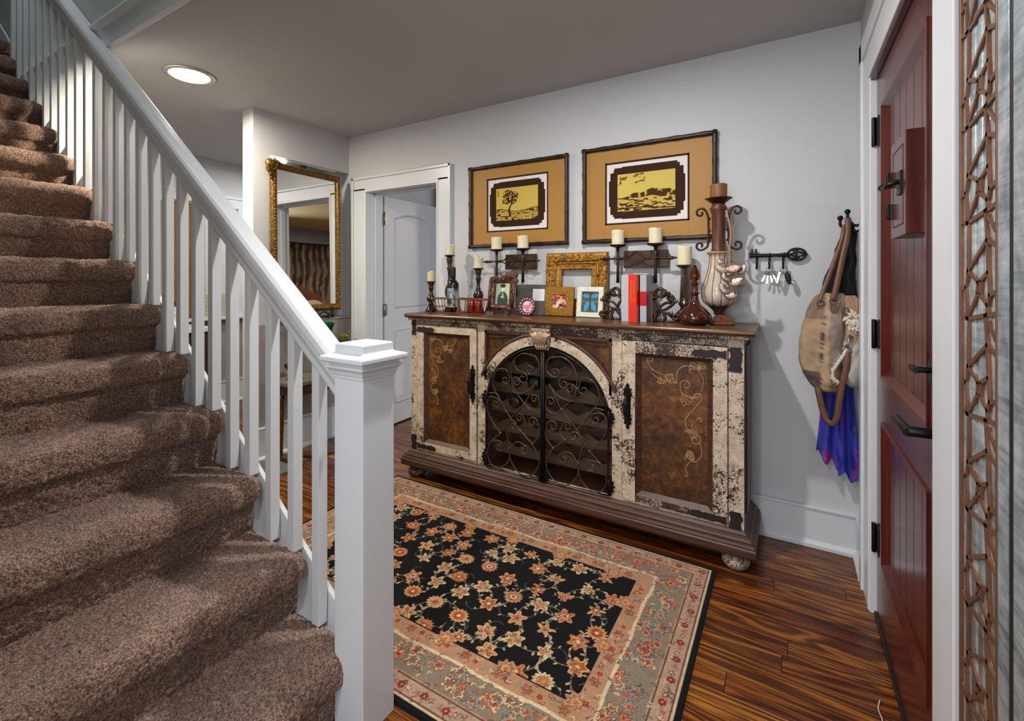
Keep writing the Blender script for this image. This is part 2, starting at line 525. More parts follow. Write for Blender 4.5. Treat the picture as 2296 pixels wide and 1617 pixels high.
M['bottle'] = glassy('dark bottle glass', rgb(60, 42, 18), .05, 1.5, .7)
M['black glass'] = simple('black bottle glass', rgb(14, 12, 10), .08, 0, spec=.8)
M['red glass'] = simple('mottled red glass', rgb(128, 30, 14), .12, 0, var=.7, vscale=60, bump=.5, bscale=80, coat=.6)
M['amber glass'] = glassy('amber glass', rgb(150, 66, 30), .02, 1.45)
M['amber dark'] = simple('amber liquid', rgb(62, 24, 12), .08, coat=.8)
M['green glass'] = glassy('green glass', rgb(20, 160, 50), .05, 1.45, .8)
M['olive'] = simple('olive green glaze', rgb(86, 96, 34), .2, var=.3, vscale=30, coat=.4)
M['mercury'] = simple('mercury glass', rgb(128, 112, 98), .16, .9, var=.5, vscale=90, bump=.5, bscale=70, bdist=.003)
M['silver leaf'] = simple('silvered shell', rgb(160, 140, 126), .2, .85, var=.55, vscale=110, bump=.7, bscale=120, bdist=.004)
M['twine'] = simple('jute twine', rgb(166, 132, 92), .9, bump=.6, bscale=300)
M['paper white'] = simple('white card', rgb(226, 226, 228), .7)
M['grey slate'] = simple('charcoal textured board', rgb(86, 78, 78), .7, var=.25, vscale=160, bump=.3, bscale=120)
M['white board'] = simple('distressed white frame', rgb(216, 214, 196), .6, var=.14, vscale=50, bump=.3, bscale=60)
M['silver book'] = simple('pale silver book cloth', rgb(176, 182, 186), .45)
M['orange book'] = simple('orange red book jacket', rgb(216, 40, 8), .35)
M['red label'] = simple('red book label', rgb(186, 10, 14), .35)
M['page edge'] = simple('book pages', rgb(226, 214, 200), .8)
M['ink white'] = simple('white lettering', rgb(238, 236, 228), .5)
M['ink yellow'] = simple('yellow lettering', rgb(246, 196, 60), .5)
M['bronze leaf'] = simple('dark bronze leaf', rgb(72, 56, 46), .3, .7, var=.4, vscale=60, bump=.4, bscale=80)
M['chrome'] = simple('key metal', rgb(150, 146, 140), .25, .9, var=.2, vscale=80)
M['leather'] = simple('brown leather', rgb(98, 62, 42), .45, var=.2, vscale=30, bump=.2, bscale=150)
M['leather dark'] = simple('dark leather strap', rgb(84, 58, 40), .45, var=.2, vscale=30, bump=.2, bscale=150)
M['fray'] = simple('frayed cream cotton', rgb(206, 196, 184), .9, var=.12, vscale=60)
M['black knit'] = simple('black knit', rgb(16, 15, 17), .9, bump=.8, bscale=160, bdist=.004)

t = NT('tie dye cloth'); vec = t.coord((1, 1, .45))
n = t.noise(vec, 9, 3, .6, 1.0); n2 = t.noise(vec, 7, 2, .5, .8)
c = t.ramp(n, [(.30, rgb(26, 22, 96)), (.42, rgb(48, 60, 170)), (.5, rgb(70, 56, 166)), (.56, rgb(164, 28, 112)), (.60, rgb(56, 92, 196)), (.70, rgb(46, 150, 160))])
c = t.mix(t.ramp(n2, [(.45, 0.0), (.6, .75)]), c, rgb(34, 46, 150))
t.base(c, .7); t.bump(t.noise(vec, 220, 2), .2, .001)
M['tie dye'] = t.mat

# mahogany
t = NT('mahogany door'); vec = t.coord((10, 10, 1))
n = t.noise(vec, 4, 6, .6, .3)
t.base(t.ramp(n, [(.3, rgb(62, 20, 15)), (.7, rgb(92, 33, 23))]), .26)
t.bump(n, .08, .001)
t.b.inputs['Coat Weight'].default_value = .15; t.b.inputs['Coat Roughness'].default_value = .12; t.b.inputs['Specular IOR Level'].default_value = .4
M['mahogany'] = t.mat
# galvanised metal
t = NT('galvanised metal'); vec = t.coord((1, 1, 1))
vec2 = t.coord((3, 3, 40))
a = t.noise(vec, 22, 4, .6); b = t.noise(vec2, 3, 4, .6)
t.base(t.ramp(t.math('ADD', t.math('MULTIPLY', a, .6), t.math('MULTIPLY', b, .4)), [(.35, rgb(120, 134, 140)), (.65, rgb(206, 218, 224))]), .30, .45)
t.bump(b, .35, .002)
M['galvanised'] = t.mat
M['fret bronze'] = simple('bronze fretwork', rgb(122, 84, 60), .42, .5, var=.18, vscale=30)

# damask curtain
t = NT('damask curtain'); vec = t.coord((1, 1, 1))
w = t.new('ShaderNodeTexWave'); t.link(vec, w.inputs['Vector']); w.inputs['Scale'].default_value = 2.2; w.inputs['Distortion'].default_value = 9; w.inputs['Detail'].default_value = 2
t.base(t.ramp(w.outputs['Fac'], [(.3, rgb(52, 40, 34)), (.7, rgb(112, 92, 74))]), .6)
M['damask'] = t.mat
M['kitchen amber'] = simple('amber curtain cloth', rgb(122, 82, 24), .7, var=.35, vscale=30, stretch=(1, 4, .3))
M['stone tile'] = simple('stone backsplash', rgb(176, 168, 152), .6, var=.3, vscale=60)
M['cream wall'] = simple('cream kitchen wall', rgb(226, 220, 200), .6)
M['downlight glow'] = emit('downlight lens', (1.0, .97, .9, 1), 14)
M['brushed nickel'] = simple('brushed nickel trim', rgb(196, 186, 176), .35, .7)
M['lamp glow'] = emit('niche lamp lens', (1.0, .98, .94, 1), 12)
M['mat grey'] = simple('grey woven mat', rgb(96, 98, 100), .9, bump=.6, bscale=200)
M['marble'] = simple('table marble', rgb(112, 102, 86), .2, var=.3, vscale=12)
M['cord'] = simple('black rubber cord', rgb(20, 20, 20), .5)
# ------------------------------------------------------------------ room shell
H = 2.505
m = MB(); m.box(-5.2, 2.3, -2.3, 8.2, -.06, 0)
struct(m, 'floor', M['floor'])

m = MB()
m.box(-5.2, .47, .985, 2.86, H, H + .12)
m.box(-1.5, .47, -2.3, .985, H, H + .12)
m.box(-5.2, -1.5, -2.3, -.07, H, H + .12)
m.box(-5.2, -3.1, 2.86, 4.7, H, H + .12)
struct(m, 'ceiling', M['ceiling'])

# back wall (Y = 2.69) with the bedroom doorway
DX0, DX1, DZ = -3.013, -2.235, 2.03
m = MB()
m.box(-3.36, DX0, 2.69, 2.86, 0, H); m.box(DX1, .47, 2.69, 2.86, 0, H); m.box(DX0, DX1, 2.69, 2.86, DZ, H)
struct(m, 'wall_back', M['wall'])
# right wall (X = 0.295) with the entry door opening
EY0, EY1, EZ = 1.338, 2.27, 2.085
m = MB()
m.box(.295, .47, EY1, 2.69, 0, H); m.box(.295, .47, -2.3, EY0, 0, H); m.box(.295, .47, EY0, EY1, EZ, H)
struct(m, 'wall_right', M['wall'])
# short left wall (X = -3.23) with shallow mirror niche
m = MB()
m.box(-3.36, -3.315, 1.862, 2.69, .967, 2.2)
m.box(-3.315, -3.23, 1.862, 1.985, .967, 2.2)
m.box(-3.36, -3.23, 1.862, 2.69, 2.2, H)
m.mat = 1
m.box(-3.36, -3.23, 1.885, 2.69, 0, .967)
m.mat = 0
m.box(-3.362, -3.228, 1.862, 1.885, 0, .967)
struct(m, 'wall_left', [M['wall'], M['taupe']])
m = MB(); m.box(-3.315, -3.215, 1.985, 2.69, .967, .985)
struct(m, 'trim_1', M['taupe'], bevel=.003)
# far kitchen walls
m = MB(); m.box(-5.2, -5.05, .98, 4.7, .88, H); m.mat = 1; m.box(-5.2, -5.05, .98, 4.7, 0, .88)
struct(m, 'wall_far_left', [M['wall'], M['taupe']])
m = MB(); m.box(-5.2, -3.1, 4.6, 4.7, 0, H); m.box(-3.36, -3.1, 2.86, 4.6, 0, H)
struct(m, 'wall_kitchen', M['wall'])
# wall below the stairs
m = MB()
m.prism([(-1.20, 0), (-1.20, .03), (-5.05, 2.94), (-5.05, 0)], lambda u, v, d: (u, d, v), .992, 1.012)
struct(m, 'wall_under_stairs', M['wall'])
# stairwell: near side wall, upper walls, fascia
m = MB(); m.box(-6.5, -1.0, -.19, -.07, 0, 5.3)
struct(m, 'wall_stairs', M['stair wall'])
m = MB()
m.box(-6.5, -1.38, 1.0, 1.12, 2.63, 5.3); m.box(-1.5, -1.38, -.07, 1.0, 2.63, 5.3)
struct(m, 'wall_stairwell', M['stair wall'])
m = MB(); m.box(-6.6, -6.5, -.19, 1.12, 2.9, 5.3)
struct(m, 'wall_upstairs', M['upper wall'])
m = MB(); m.box(-6.6, -1.38, -.19, 1.12, 5.3, 5.4)
struct(m, 'ceiling_upstairs', M['ceiling'])
m = MB(); m.box(-6.5, -4.64, -.07, 1.0, 2.86, 2.935)
struct(m, 'floor_upstairs', M['carpet'])
m = MB()
m.box(-6.5, -1.5, .972, 1.0, 2.495, 2.6)
m.prism([(.972, 2.6), (.95, 2.62), (.955, 2.64), (.975, 2.655), (.985, 2.68), (1.0, 2.68), (1.0, 2.6)], lambda u, v, d: (d, u, v), -6.5, -1.5)
struct(m, 'trim_2', M['trim'], bevel=.003)
# rear part of the entry hall, behind the viewer, with a window added to go with the fill lamp
m = MB()
m.box(-1.12, -1.0, -2.3, -.19, 0, H)
m.box(-1.0, -.85, -2.3, -2.2, 0, H); m.box(.15, .295, -2.3, -2.2, 0, H)
m.box(-.85, .15, -2.3, -2.2, 0, .8); m.box(-.85, .15, -2.3, -2.2, 2.1, H)
struct(m, 'wall_entry', M['wall'])
m = MB()
m.box(-.85, -.80, -2.28, -2.22, .8, 2.1); m.box(.10, .15, -2.28, -2.22, .8, 2.1)
m.box(-.80, .10, -2.28, -2.22, .8, .85); m.box(-.80, .10, -2.28, -2.22, 2.05, 2.1); m.box(-.37, -.33, -2.28, -2.22, .85, 2.05)
w1 = struct(m, 'added_window_1', M['trim'], bevel=.004)
m = MB(); m.box(-.80, .10, -2.255, -2.250, .85, 2.05); m.build('pane', M['plain glass'], w1)

# bedroom beyond the back wall
m = MB()
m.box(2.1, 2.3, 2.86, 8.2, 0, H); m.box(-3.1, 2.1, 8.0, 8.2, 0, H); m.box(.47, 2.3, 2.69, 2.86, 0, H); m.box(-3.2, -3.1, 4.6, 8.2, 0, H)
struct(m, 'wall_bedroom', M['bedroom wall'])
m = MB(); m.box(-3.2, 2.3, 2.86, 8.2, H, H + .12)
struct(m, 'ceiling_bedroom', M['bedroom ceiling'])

# ------------------------------------------------------------------ baseboards
def baseboard(name, x0, x1, y0, y1, side, h=.195):
    m = MB()
    if side == 'y':   # runs along X, room side is -Y
        m.box(x0, x1, y1 - .016, y1, 0, h - .012)
        m.box(x0, x1, y1 - .024, y1, h - .012, h)
        m.prism([(y1 - .034, 0), (y1 - .034, .018), (y1 - .02, .032), (y1 - .014, .032), (y1 - .014, 0)], lambda u, v, d: (d, u, v), x0, x1)
    else:             # runs along Y, room side is +X (s=1) or -X (s=-1)
        s = 1 if side == '+x' else -1
        a = x0
        m.box(min(a, a + s * .016), max(a, a + s * .016), y0, y1, 0, h - .012)
        m.box(min(a, a + s * .024), max(a, a + s * .024), y0, y1, h - .012, h)
        m.prism([(a + s * .034, 0), (a + s * .034, .018), (a + s * .02, .032), (a + s * .012, .032), (a + s * .012, 0)], lambda u, v, d: (u, d, v), y0, y1)
    return struct(m, name, M['trim'], bevel=.002)
baseboard('baseboard_back', -2.117, .295, 0, 2.69, 'y')
baseboard('baseboard_right', .295, 0, 2.46, 2.656, '-x')
baseboard('baseboard_left', -3.23, 0, 1.862, 2.60, '+x', .235)
baseboard('baseboard_far_left', -5.05, 0, 1.0, 4.6, '+x', .235)

# ------------------------------------------------------------------ bedroom door casing, jamb and door
m = MB()
for (a, b) in ((-3.16, DX0), (DX1, -2.117)):
    m.box(a, b, 2.672, 2.69, 0, DZ + .02 if a > -3 else DZ + .02)
m.box(-3.16, -2.117, 2.672, 2.69, DZ + .005, 2.138)
m.box(-3.165, -3.145, 2.660, 2.69, 0, 2.145); m.box(-2.132, -2.112, 2.660, 2.69, 0, 2.145)
m.box(-3.165, -2.112, 2.660, 2.69, 2.125, 2.145)
m.box(DX0 - .004, DX0 + .012, 2.668, 2.86, 0, DZ - .012); m.box(DX1 - .012, DX1 + .004, 2.668, 2.86, 0, DZ - .012)
m.box(DX0 - .004, DX1 + .004, 2.668, 2.86, DZ - .012, DZ + .006)
m.box(DX0 + .012, DX0 + .024, 2.765, 2.81, 0, DZ - .012); m.box(DX1 - .024, DX1 - .012, 2.765, 2.81, 0, DZ - .012)
m.box(DX0 + .012, DX1 - .012, 2.765, 2.81, DZ - .024, DZ - .012)
struct(m, 'trim_3', M['trim'], bevel=.002)

# bedroom door, two-panel, open about 92 degrees; local x along the leaf, local y its thickness
def arch_pts(x0, x1, z0, z1, rise, n=14):
    pts = [(x0, z0), (x1, z0), (x1, z1)]
    for i in range(1, n):
        f = i / n; x = x1 + (x0 - x1) * f
        pts.append((x, z1 + rise * math.sin(PI * f)))
    pts.append((x0, z1))
    return pts
def inset(poly, d):
    n = len(poly); out = []
    for i in range(n):
        a = Vector(poly[i - 1]); b = Vector(poly[i]); c = Vector(poly[(i + 1) % n])
        e1 = (b - a).normalized(); e2 = (c - b).normalized()
        n1 = Vector((-e1.y, e1.x)); n2 = Vector((-e2.y, e2.x)); q = n1 + n2
        q = q / max(.3, q.length_squared) * 2
        out.append((b.x + q.x * d, b.y + q.y * d))
    return out
d1 = bpy.data.objects.new('door_1', None)
m = MB(); m.box(0, .745, 0, .035, .012, 2.015)
door1 = struct(m, 'door_1', M['door white'], bevel=.002)
door1.location = (-2.995, 2.872, 0); door1.rotation_euler = (0, 0, math.radians(92))
def moulded_panel(mb, poly, y, s, w=.03, dep=.010):
    """raised moulding ring around a panel on a door face at local y; s = outward direction"""
    a = inset(poly, -w * .5); b = inset(poly, w * .25); c = inset(poly, w)
    n = len(poly)
    ring = []
    for (pl, h) in ((a, 0), (poly, dep), (b, dep * .2), (c, dep * .15)):
        ring.append([(p[0], y + s * h, p[1]) for p in pl])
    vs = sum(ring, [])
    fs = []
    for k in range(3):
        for i in range(n):
            j = (i + 1) % n
            fs.append((k * n + i, k * n + j, (k + 1) * n + j, (k + 1) * n + i))
    fs.append(tuple(3 * n + i for i in range(n)))
    mb._add(vs, fs, False)
for (sd, yy_) in ((-1, 0.0), (1, .035)):
    m = MB()
    moulded_panel(m, arch_pts(.13, .60, 1.05, 1.83, .045), yy_, sd)
    moulded_panel(m, [(.13, .2), (.60, .2), (.60, .84), (.13, .84)], yy_, sd)
    m.build('panel', M['door white'], door1, local=True)
for z in (1.03, 1.82, .25):
    m = MB()
    m.box(-.014, .030, -.004, .0, z - .05, z + .05); m.tube([(-.004, -.006, z - .055), (-.004, -.006, z + .055)], .006, 8)
    m.box(-.004, -.0005, -.002, .030, z - .05, z + .05)
    m.build('hinge', M['steel'], door1, local=True)
m = MB()
for s_ in (-1, 1):
    y0 = 0 if s_ < 0 else .035
    m.lathe([(.028, 0), (.028, .006), (.010, .010), (.010, .035), (.024, .045), (.027, .058), (.015, .068), (.0001, .07)], 16, (0, 0, 0))
m2 = MB()
for s_ in (-1, 1):
    y0 = 0 if s_ < 0 else .035
    pr_ = [(.028, 0), (.028, .006), (.010, .010), (.010, .035), (.024, .045), (.027, .058), (.015, .068), (.0001, .07)]
    m2.X = Matrix.Translation((.69, y0, .95)) @ Matrix.Rotation(-s_ * PI / 2, 4, 'X')
    m2.lathe(pr_, 16)
m2.build('door_knob', M['steel'], door1, local=True)
bpy.data.objects.remove(d1)

# ------------------------------------------------------------------ entry door casing and jamb
m = MB()
XF = .272
m.box(XF, .295, EY1, 2.44, 0, EZ + .19); m.box(XF - .008, .295, 2.40, 2.46, 0, EZ + .20)
m.box(XF, .295, 1.16, EY0, 0, EZ + .19); m.box(XF - .010, .295, 1.146, 1.252, 0, EZ + .20)
m.box(XF, .295, EY0, EY1, EZ, EZ + .19); m.box(XF - .008, .295, 1.146, 2.46, EZ + .12, EZ + .20)
m.box(XF + .004, .36, EY1 - .012, EY1 + .004, 0, EZ); m.box(XF + .004, .36, EY0 - .004, EY0 + .012, 0, EZ)
struct(m, 'trim_4', M['trim'], bevel=.003)
m = MB(); m.box(XF + .006, .36, EY0 + .012, EY1 - .012, EZ - .014, EZ + .002)
struct(m, 'trim_5', M['mahogany'], bevel=.002)
m = MB(); m.box(.289, .40, EY0 + .012, EY1 - .012, 0, .014)
struct(m, 'trim_6', M['threshold'], bevel=.003)

# ------------------------------------------------------------------ entry door
dX = .298
m = MB()
y0, y1 = EY0 + .015, EY1 - .015
ZB, ZT = .018, EZ - .018
up = (.945, 1.93); lo = (.262, .767); py0, py1 = 1.50, 2.125
m.box(dX + .020, dX + .045, y0, y1, ZB, ZT)
for (a, b, c, d) in ((y0, py0, ZB, ZT), (py1, y1, ZB, ZT), (py0, py1, ZB, lo[0]), (py0, py1, lo[1], up[0]), (py0, py1, up[1], ZT)):
    m.box(dX, dX + .022, a, b, c, d)
door2 = struct(m, 'door_2', M['mahogany'], bevel=.0015, org=(dX, y1, 0))
m = MB()
for (z0, z1) in (up, lo):
    # sloped sticking around each field
    for (q0, q1, off, axis) in ((py0, py1, z0, 'z'), (py0, py1, z1, 'z')):
        s_ = 1 if off == z0 else -1
        m.prism([(dX - .006, off - s_ * .012), (dX - .006, off), (dX + .016, off + s_ * .026), (dX + .02, off + s_ * .026), (dX + .02, off - s_ * .012)], lambda u, v, d: (u, d, v), q0 - .01, q1 + .01)
    for (off, s_) in ((py0, 1), (py1, -1)):
        m.prism([(dX - .006, off - s_ * .012), (dX - .006, off), (dX + .016, off + s_ * .026), (dX + .02, off + s_ * .026), (dX + .02, off - s_ * .012)], lambda u, v, d: (u, v, d), z0, z1)
m.build('panel_moulding', M['mahogany'], door2, bevel=.001)
for (z0, z1) in (up, lo):
    m = MB(); n = 6; a, b = py0 + .026, py1 - .026
    for i in range(n):
        q0 = a + (b - a) * i / n; q1 = a + (b - a) * (i + 1) / n
        m.box(dX + .012, dX + .021, q0 + .002, q1 - .002, z0 + .02, z1 - .02)
    m.build('grooved_panel', M['mahogany'], door2, bevel=.0015)
# peep window box
m = MB(); m.box(dX - .026, dX + .014, 1.600, 1.80, 1.42, 1.70); 
pb = m.build('speakeasy_box', M['mahogany'], door2, bevel=.002)
m = MB()
for (a, b, c, d) in ((1.63, 1.77, 1.45, 1.453), (1.63, 1.77, 1.667, 1.67), (1.63, 1.633, 1.45, 1.67), (1.767, 1.77, 1.45, 1.67)):
    m.box(dX - .0268, dX - .0255, a, b, c, d)
m.build('shutter_gap', M['dark slot'], pb)
for z in (1.595, 1.50):
    m = MB(); m.box(dX - .034, dX - .026, 1.768, 1.792, z - .022, z + .022); m.tube([(dX - .036, 1.780, z - .024), (dX - .036, 1.780, z + .024)], .005, 8)
    m.build('shutter_hinge', M['black'], pb, bevel=.001)
m = MB()
m.box(dX - .031, dX - .026, 1.64, 1.69, 1.535, 1.60)
m.tube(catmull([(dX - .030, 1.665, 1.572), (dX - .050, 1.668, 1.565), (dX - .056, 1.70, 1.562), (dX - .058, 1.735, 1.568)], 5), [.007] * 10 + [.006] * 4 + [.009, .010], 8)
m.build('shutter_latch', M['black'], pb, bevel=.001)
for z in (.30, 1.087, 1.867):
    m = MB()
    m.box(dX - .003, dX + .0005, y1 - .05, y1, z - .052, z + .052)
    m.box(XF + .010, dX - .003, EY1 - .0155, EY1 - .012, z - .052, z + .052)
    m.tube([(dX - .010, EY1 - .017, z - .056), (dX - .010, EY1 - .017, z + .056)], .0075, 10)
    m.build('hinge', M['black'], door2, bevel=.0008)
m = MB()  # lever handle near the latch edge
m.box(dX - .008, dX + .0, 1.365, 1.43, .87, 1.02)
m.tube([(dX - .006, 1.398, .945), (dX - .058, 1.398, .945)], .012, 12)
m.tube([(dX - .056, 1.390, .945), (dX - .058, 1.44, .946), (dX - .060, 1.515, .944)], [.012, .010, .011], 12)
m.build('lever_handle', M['black'], door2, bevel=.002)
m = MB()
m.tube([(dX + .001, 1.398, 1.09), (dX - .016, 1.398, 1.09)], .030, 20)
m.tube([(dX - .014, 1.398, 1.09), (dX - .045, 1.398, 1.09)], .007, 10)
m.hexa([(dX - .050, 1.375, 1.084), (dX - .040, 1.375, 1.084), (dX - .040, 1.430, 1.084), (dX - .050, 1.430, 1.084), (dX - .050, 1.375, 1.097), (dX - .040, 1.375, 1.097), (dX - .040, 1.430, 1.097), (dX - .050, 1.430, 1.097)])
m.build('deadbolt_turn', M['black'], door2, bevel=.001)
m = MB(); m.box(dX + .02, dX + .03, y0, y1, .004, .018); m.build('door_sweep', M['dark slot'], door2)

# far kitchen window/door trim on the far left wall
m = MB()
m.box(-5.05, -5.03, 1.86, 2.86, 2.04, 2.145); m.box(-5.05, -5.02, 1.84, 2.88, 2.135, 2.165)
m.box(-5.05, -5.03, 2.74, 2.84, .90, 2.04); m.box(-5.05, -5.03, 1.86, 1.95, .90, 2.04)
m.box(-5.05, -4.98, 1.84, 2.88, .88, .91)
struct(m, 'trim_7', M['trim'], bevel=.003)
# ------------------------------------------------------------------ staircase
RUN, RISE = .2515, .1965
YC0, YC1 = -.07, .956
def nose(n): return (-1.605 - RUN * (n - 3), .597 + RISE * (n - 3))
stairs = thing('staircase', 'carpeted brown staircase with white painted balusters, handrail and square newel post', 'staircase', (-1.6, .45, 0))
for n in range(1, 16):
    xn, zn = nose(n)
    zb = zn - RISE; xb = xn - RUN
    # profile from riser foot up over the rolled nosing and back along the tread
    prof = [(xn - .040, zb - .004), (xn - .036, zb + .03), (xn - .030, zb + .075), (xn - .030, zb + .098), (xn - .012, zb + .106),
            (xn - .002, zb + .122), (xn + .002, zb + .145), (xn - .001, zb + .168), (xn - .011, zb + .186), (xn - .028, zb + .1955), (xn - .055, zb + .198),
            (xn - .12, zb + .1965), (xn - .20, zb + .1955), (xb - .045, zb + .1955)]
    near = n <= 7
    st = .0045 if n <= 4 else (.006 if n <= 8 else .012)
    pts = catmull([(p[0], 0, p[1]) for p in prof], 10)
    ln = [0]
    for a, b in zip(pts[:-1], pts[1:]): ln.append(ln[-1] + (b - a).length)
    L = ln[-1]; ns = int(L / st); S = np.linspace(0, L, ns)
    px_ = np.interp(S, ln, [p.x for p in pts]); pz_ = np.interp(S, ln, [p.z for p in pts])
    ny = int((YC1 - YC0) / st); Y = np.linspace(YC0, YC1, ny)
    tx = np.gradient(px_); tz = np.gradient(pz_); l = np.sqrt(tx ** 2 + tz ** 2); nx_ = tz / l; nz_ = -tx / l
    # outward normal points to +X on the riser and +Z on the tread
    G, YY = np.meshgrid(S, Y, indexing='xy')
    d = (fbm(G / .05 + n * 9, YY / .07, 3, n) - .5) * .012 + (vnoise(G / .009 + n * 31, YY / .009, n + 50) - .5) * .0085 + (vnoise(G / .0045, YY / .0045, n + 80) - .5) * .004
    rnd = np.clip((YY - (YC1 - .06)) / .06, 0, 1) ** 3
    d = d - rnd * .014
    P = np.zeros((ny, ns, 3))
    P[..., 0] = px_[None] + nx_[None] * d; P[..., 1] = YY; P[..., 2] = pz_[None] + nz_[None] * d
    # close the cut edge beside the balusters
    e = P[-1:].copy(); e[..., 1] = YC1 + .006; e[..., 0] = e[..., 0] * .5 + (xn - .10) * .5; e[..., 2] = e[..., 2] * .5 + (zb + .09) * .5
    P = np.concatenate([P, e], 0)
    gridmesh('step', P, M['carpet'], parent=stairs)

# stringer board on the open side with sloping top edge, behind the balusters
SL = RISE / RUN
def zs(x, off): return .597 + (-1.605 - x) * SL + off
m = MB()
xa, xb = -1.139, -5.0
m.prism([(xa, zs(xa, -.42)), (xa, zs(xa, -.035)), (xb, zs(xb, -.035)), (xb, zs(xb, -.42))], lambda u, v, d: (u, d, v), .975, .991)
m.build('stringer', M['rail white'], stairs, bevel=.003)
# saw-tooth filler under the carpet ends
m = MB()
poly = [(-1.139, .0)]
for n in range(1, 16):
    xn, zn = nose(n)
    poly.append((xn - .03, zn - RISE - .01)); poly.append((xn - .03, zn - .012))
poly.append((-4.95, poly[-1][1])); poly.append((-4.95, poly[-1][1] - .35))
m = MB()
for n in range(1, 16):
    xn, zn = nose(n)
    m.box(xn - .03 - RUN - .06, xn - .052 if n > 1 else -1.139, .952, .975, max(0, zn - .45), zn - .022)
m.build('baluster_base', M['rail white'], stairs)

# handrail
RX0, RX1 = -1.14, -4.62
def zr(x): return 1.085 + (-1.207 - x) * .7845
prof = [(-.016, -.132), (.016, -.132), (.019, -.122), (.019, -.100), (.021, -.092), (.027, -.080), (.030, -.068), (.030, -.062), (.025, -.059), (.025, -.055), (.038, -.052), (.040, -.034), (.038, -.014), (.028, -.001), (.0, .001),
        (-.028, -.001), (-.038, -.014), (-.040, -.034), (-.038, -.052), (-.025, -.055), (-.025, -.059), (-.030, -.062), (-.030, -.068), (-.027, -.080), (-.021, -.092), (-.019, -.100), (-.019, -.122)]
m = MB()
m.prism([(a, b) for a, b in prof], lambda u, v, d: (d, .955 + u, zr(d) + v * 1.0), RX0, RX1)
hr = m.build('handrail', M['rail white'], stairs)
md = hr.modifiers.new('b', 'BEVEL'); md.width = .0022; md.segments = 2; md.limit_method = 'ANGLE'; md.angle_limit = .25
for f in hr.data.polygons: f.use_smooth = False

# balusters, two on every tread
W2 = .0168
k = 0
while True:
    xc = -1.285 - .1268 * k
    if xc < -4.55: break
    # tread height at this x
    n = 1
    while nose(n + 1)[0] - .03 > xc: n += 1
    zt = nose(n)[1] - .004
    m = MB()
    x0, x1, y0, y1 = xc - W2, xc + W2, .955 - W2, .955 + W2
    t0, t1 = zr(x0) - .128, zr(x1) - .128
    m.hexa([(x0, y0, zt), (x1, y0, zt), (x1, y1, zt), (x0, y1, zt), (x0, y0, t0), (x1, y0, t1), (x1, y1, t1), (x0, y1, t0)])
    m.build('baluster', M['rail white'], stairs, bevel=.0018)
    k += 1

# newel post and cap
NX, NY = -1.078, .955
m = MB(); m.box(NX - .06, NX + .06, NY - .06, NY + .06, 0, 1.065)
nw = m.build('newel_post', M['rail white'], stairs, bevel=.003)
def sq(hs):  # square lathe
    m = MB(); n = len(hs)
    vs = []
    for (a, z) in hs:
        vs += [(NX - a, NY - a, z), (NX + a, NY - a, z), (NX + a, NY + a, z), (NX - a, NY + a, z)]
    fs = []
    for i in range(n - 1):
        for q in range(4):
            w = (q + 1) % 4
            fs.append((i * 4 + q, i * 4 + w, i * 4 + 4 + w, i * 4 + 4 + q))
    fs.append((0, 3, 2, 1)); b = (n - 1) * 4; fs.append((b, b + 1, b + 2, b + 3))
    m._add(vs, fs, False)
    return m
m = sq([(.0605, 1.012), (.0635, 1.014), (.0635, 1.020), (.0655, 1.024), (.069, 1.034), (.077, 1.043), (.0775, 1.047), (.070, 1.050), (.072, 1.058), (.085, 1.060), (.089, 1.064), (.089, 1.073), (.087, 1.077), (.062, 1.084), (.0585, 1.088), (.058, 1.108), (.055, 1.112), (.01, 1.119), (.0001, 1.1192)])
m.build('newel_cap', M['rail white'], nw, bevel=.0012)
# ------------------------------------------------------------------ sideboard
SX0, SX1 = -2.147, -.165
FY, BY = 2.300, 2.655
CX_ = -1.165
sb = thing('sideboard', 'distressed cream and brown sideboard with arched scroll grille doors and painted panels', 'sideboard', (-1.156, 2.47, 0))
ch = [M['chipped'], M['chipped heavy'], M['dark wood']]
xz = lambda u, v, d: (u, d, v)
AR, AZ = .392, .536   # arch radius and spring height
B0, B1 = .178, 1.030   # front frame bottom / top

m = MB()
# sides, back, bottom
m.mat = 2
m.box(SX0, SX0 + .02, FY + .02, BY, .155, B1); m.box(SX1 - .02, SX1, FY + .02, BY, .155, B1)
m.box(SX0, SX1, BY - .012, BY, .155, B1); m.box(SX0, SX1, FY + .01, BY, .155, .175)
m.box(SX1 - .001, SX1 + .010, FY + .07, BY - .06, .22, .99)
m.box(-1.600, -1.585, FY + .02, BY, .175, B1); m.box(-.745, -.730, FY + .02, BY, .175, B1)
m.mat = 0
# face frame: stiles and rails
m.box(SX0, -2.095, FY, FY + .022, B0 - .02, B1); m.box(-.228, SX1, FY, FY + .022, B0 - .02, B1)
m.box(-1.612, -1.557, FY, FY + .022, B0 - .02, B1)
m.box(-.773, -.722, FY, FY + .022, B0 - .02, B1)
m.mat = 1
m.box(-2.095, -1.612, FY, FY + .022, 1.002, B1); m.box(-.722, -.228, FY, FY + .022, .992, B1); m.box(-1.557, -.773, FY, FY + .022, .990, B1)
m.mat = 0
m.box(-2.095, -1.612, FY, FY + .022, B0 - .02, .185); m.box(-.722, -.228, FY, FY + .022, B0 - .02, .185)
m.box(-1.557, -.773, FY, FY + .022, B0 - .02, B0 + .004)
